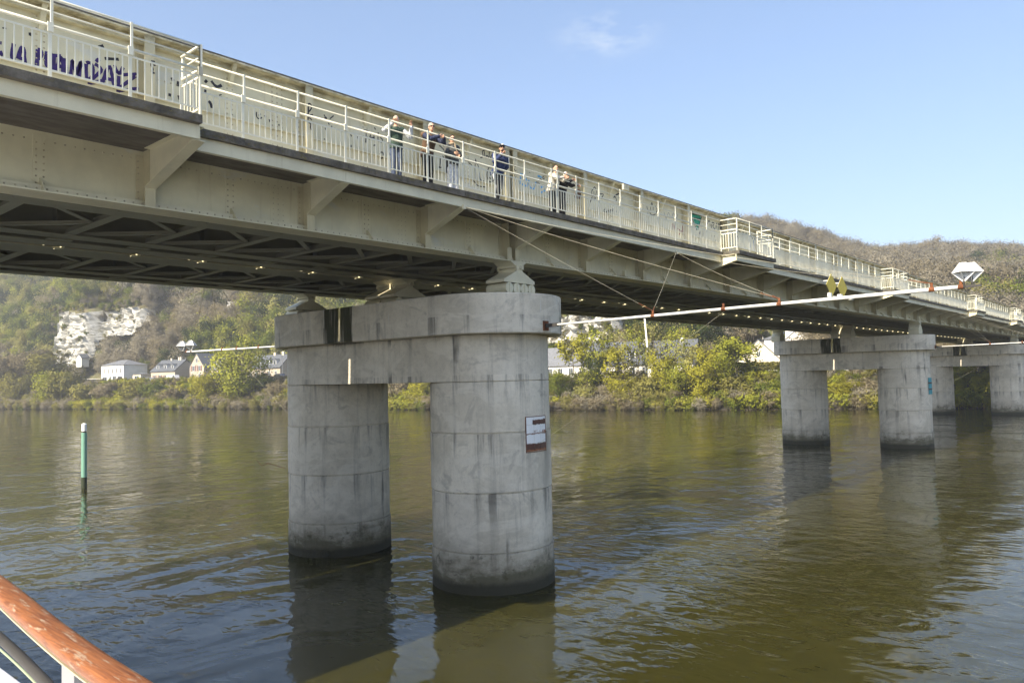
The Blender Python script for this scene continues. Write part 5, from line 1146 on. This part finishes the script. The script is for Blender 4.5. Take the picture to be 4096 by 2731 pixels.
for nm, mk, pr, lb in (('bare_wood', ~green, [('bare','twig_grey',1),('bare','twig_brown',2),('bare','twig_grey',3),('bare','twig_brown',4)], 'leafless grey-brown wood covering the hills'),
                       ('green_wood', green & ~lime & ~dark, [('leaf','leaf_green',5),('leaf','leaf_green',6),('leaf','twig_olive',7)], 'dull green trees scattered over the hillside'),
                       ('dark_wood', dark, [('leaf','leaf_dark',8),('leaf','leaf_dark',9)], 'dark evergreen trees and ivy on the hillside'),
                       ('spring_wood', lime, [('leaf','leaf_lime',10),('leaf','leaf_pale',11)], 'light spring-green trees on the hillside')):
    scatter(nm, np.stack([u, v, z-.3], 1)[mk], sc_[mk], rt_[mk], [wood_proto(*q) for q in pr], lb)
# shrubs clinging to the chalk ledges
cu, cv_, cz_ = [], [], []
for (v0, v1, tc, zt), n_, zb in ((CLIFFS[0], 50, 14), (CLIFFS[1], 60, 24), (CLIFFS[2], 150, 8), (CLIFFS[3], 60, 8)):
    vq = rng.uniform(v0-2, v1+2, n_); zq = zb+(zt+1-zb)*rng.uniform(0, 1, n_)**1.0; e_ = np.minimum(vq-v0, v1-vq)/(v1-v0); zq = np.where(rng.uniform(0, 1, n_) < .5, zt+rng.uniform(-1.2, .8, n_), zq)
    cu += list(ub(vq)+(tc-1.6)/.975); cv_ += list(vq); cz_ += list(zq)
_lo, _hi = sorted((CLIFFS[1][1], CLIFFS[0][0])); vq = rng.uniform(_lo-3, _hi+3, 46); tq = rng.uniform(33, 52, 46); uq = ub(vq)+tq/.975; cu += list(uq); cv_ += list(vq); cz_ += list(gz(uq, vq)-.3)
cn = len(cu); scatter('ledge_shrubs', np.stack([cu, cv_, cz_], 1), np.where(np.arange(cn) < cn-46, rng.uniform(.12, .3, cn), rng.uniform(.45, .75, cn)), rng.uniform(0, 6.28, cn), [wood_proto('leaf','leaf_green',31), wood_proto('bare','twig_grey',32), wood_proto('leaf','twig_olive',33)], 'small shrubs clinging to the chalk ledges')
# bank scrub between road and water
u, v, t, D = candidates(90000, -4, 84, 120, 420); ok = (t > -.6) & (t < 13.6) & (rng.uniform(0,1,len(u)) < np.where(t < 2.2, 1.0, .62)); u, v, t = u[ok], v[ok], t[ok]; z = gz(u, v)
pn = np.sin(v*.16+.5)+np.sin(v*.07+u*.05)+rng.normal(0,.8,len(u)); sc_ = rng.uniform(.35,.85,len(u))*np.clip(.65+(13.6-t)/18, .5, 1.2); rt_ = rng.uniform(0,6.28,len(u))
def scrub_proto(kind, mat, seed):
    rng = np.random.default_rng(seed)
    if kind == 'twigs': w, tips = skeleton(rng, 2.6, 1.6, 6, .04, .05, 1., 4); V = quad_cloud(crown_pts(rng, tips, 1200, .36), .12, rng, .4, 2.2)
    else: w, tips = skeleton(rng, 2.4, 1.5, 6, .04, .05, 1., 4); V = quad_cloud(crown_pts(rng, tips, 620, .36), .14, rng)
    return np_mesh('scrub_'+kind, V, [M[mat], M['bark']], extra=w)
k1, k2 = pn < np.where(v < 95, -.45, .1), pn > np.where(v < 95, .45, 1.0)
scatter('bank_bramble', np.stack([u, v, z-.1], 1)[k1], sc_[k1], rt_[k1], [scrub_proto('twigs','twig_brown',21), scrub_proto('twigs','twig_grey',22), scrub_proto('twigs','twig_olive',23)], 'brown brambles and dead stems covering the far bank')
scatter('bank_green', np.stack([u, v, z-.1], 1)[~k1 & ~k2], sc_[~k1 & ~k2], rt_[~k1 & ~k2], [scrub_proto('leaf','twig_olive',24), scrub_proto('leaf','leaf_green',25)], 'olive undergrowth covering the far bank')
scatter('bank_shoots', np.stack([u, v, z-.1], 1)[k2], sc_[k2], rt_[k2], [scrub_proto('leaf','leaf_yellow',26), scrub_proto('leaf','leaf_lime',27)], 'yellow-green spring shoots along the far bank')
# ------------------------------------------------------------------ the boat we stand on: deck edge, rail
boat = empty('tour_boat', (-8.6,-18,0), 0, 'white boat deck edge with a varnished wooden handrail, bottom left', 'boat')
B = Vector((-8.6,-18,0))
m = MB(); hullp = [(-5.75,-34),(-5.75,0),(-6.6,8),(-8.5,13.5),(-11.0,15),(-13.5,13.5),(-15.4,8),(-16.2,0),(-16.2,-34)]
m.prism([(x+8.6, y+18) for x, y in hullp], 'z', -.8, 5.2); bevel(m.build('hull', M['boat_white'], boat), .06, 3)
m = MB(); pts = [Vector((-6.42,-26,6.09)), Vector((-6.40,-17.5,6.09)), Vector((-6.37,-14.32,6.09)), Vector((-6.32,-13.5,6.095)), Vector((-6.25,-12.67,6.10)), Vector((-6.20,-11.8,6.10)), Vector((-6.22,-9,6.10)), Vector((-6.5,-2,6.10))]
fine = []
for a, b in zip(pts[:-1], pts[1:]): fine += [a.lerp(b, i/6) for i in range(6)]
fine.append(pts[-1])
for _ in range(6): fine = [fine[0]]+[(fine[i-1]+fine[i]*2+fine[i+1])/4 for i in range(1, len(fine)-1)]+[fine[-1]]
n = 16; prof = [(.054*math.copysign(abs(math.cos(a))**.7, math.cos(a)), .030*math.copysign(abs(math.sin(a))**.7, math.sin(a))) for a in [2*math.pi*i/n for i in range(n)]]
def sweep(path, prof, off=(0,0,0)):
    n = len(prof); V = []; off = Vector(off)
    for i, q in enumerate(path):
        d = (path[min(i+1, len(path)-1)]-path[max(i-1, 0)]).normalized(); sd = d.cross(Vector((0,0,1))).normalized()
        V += [q-B+off+sd*a+Vector((0,0,b)) for a, b in prof]
    return MB().add(V, [(k*n+i, k*n+(i+1)%n, (k+1)*n+(i+1)%n, (k+1)*n+i) for k in range(len(path)-1) for i in range(n)]+[tuple(range(n-1,-1,-1)), tuple((len(path)-1)*n+i for i in range(n))])
sweep(fine, prof).build('handrail', M['wood'], boat, True)
sweep(fine, [(-.045,-.006),(.045,-.006),(.045,.0),(-.045,.0)], (0,0,-.032)).build('rail_strip', plain('brass_strip', (.45,.40,.28), .4, .3), boat)
circ = lambda r, n=10: [(r*math.cos(2*math.pi*i/n), r*math.sin(2*math.pi*i/n)) for i in range(n)]
sweep(fine, circ(.024), (.10,0,-.36)).build('lower_rail', M['grey_steel'], boat, True)
sweep(fine, circ(.006, 6), (.14,0,-.47)).build('rail_wire', plain('green_line', (.30,.36,.22), .5), boat, True)
for y in (-23.2,-20.2,-17.2,-13.95,-10.3,-7.2,-4.2):
    i = min(range(len(fine)), key=lambda j: abs(fine[j].y-y)); q = fine[i]-B; MB().box((q.x-.03,q.y-.06,5.2), (q.x+.03,q.y+.06,6.05)).build('post', M['post_grey'], boat)
# ------------------------------------------------------------------ faint river haze
mb = MB(); mb.box((-3400,-2400,-5), (3600,2400,150)); hz_ = mb.build('haze', []); tag(hz_, 'thin bluish spring haze in the valley air', None, None, 'stuff')
hm = bpy.data.materials.new('haze'); hm.use_nodes = True; nt = hm.node_tree; nt.nodes.clear(); ho = nt.nodes.new('ShaderNodeOutputMaterial'); pv = nt.nodes.new('ShaderNodeVolumePrincipled')
pv.inputs['Color'].default_value = (.90,.93,1,1); pv.inputs['Density'].default_value = .0004; pv.inputs['Anisotropy'].default_value = .2; nt.links.new(pv.outputs[0], ho.inputs['Volume']); hz_.data.materials.append(hm)
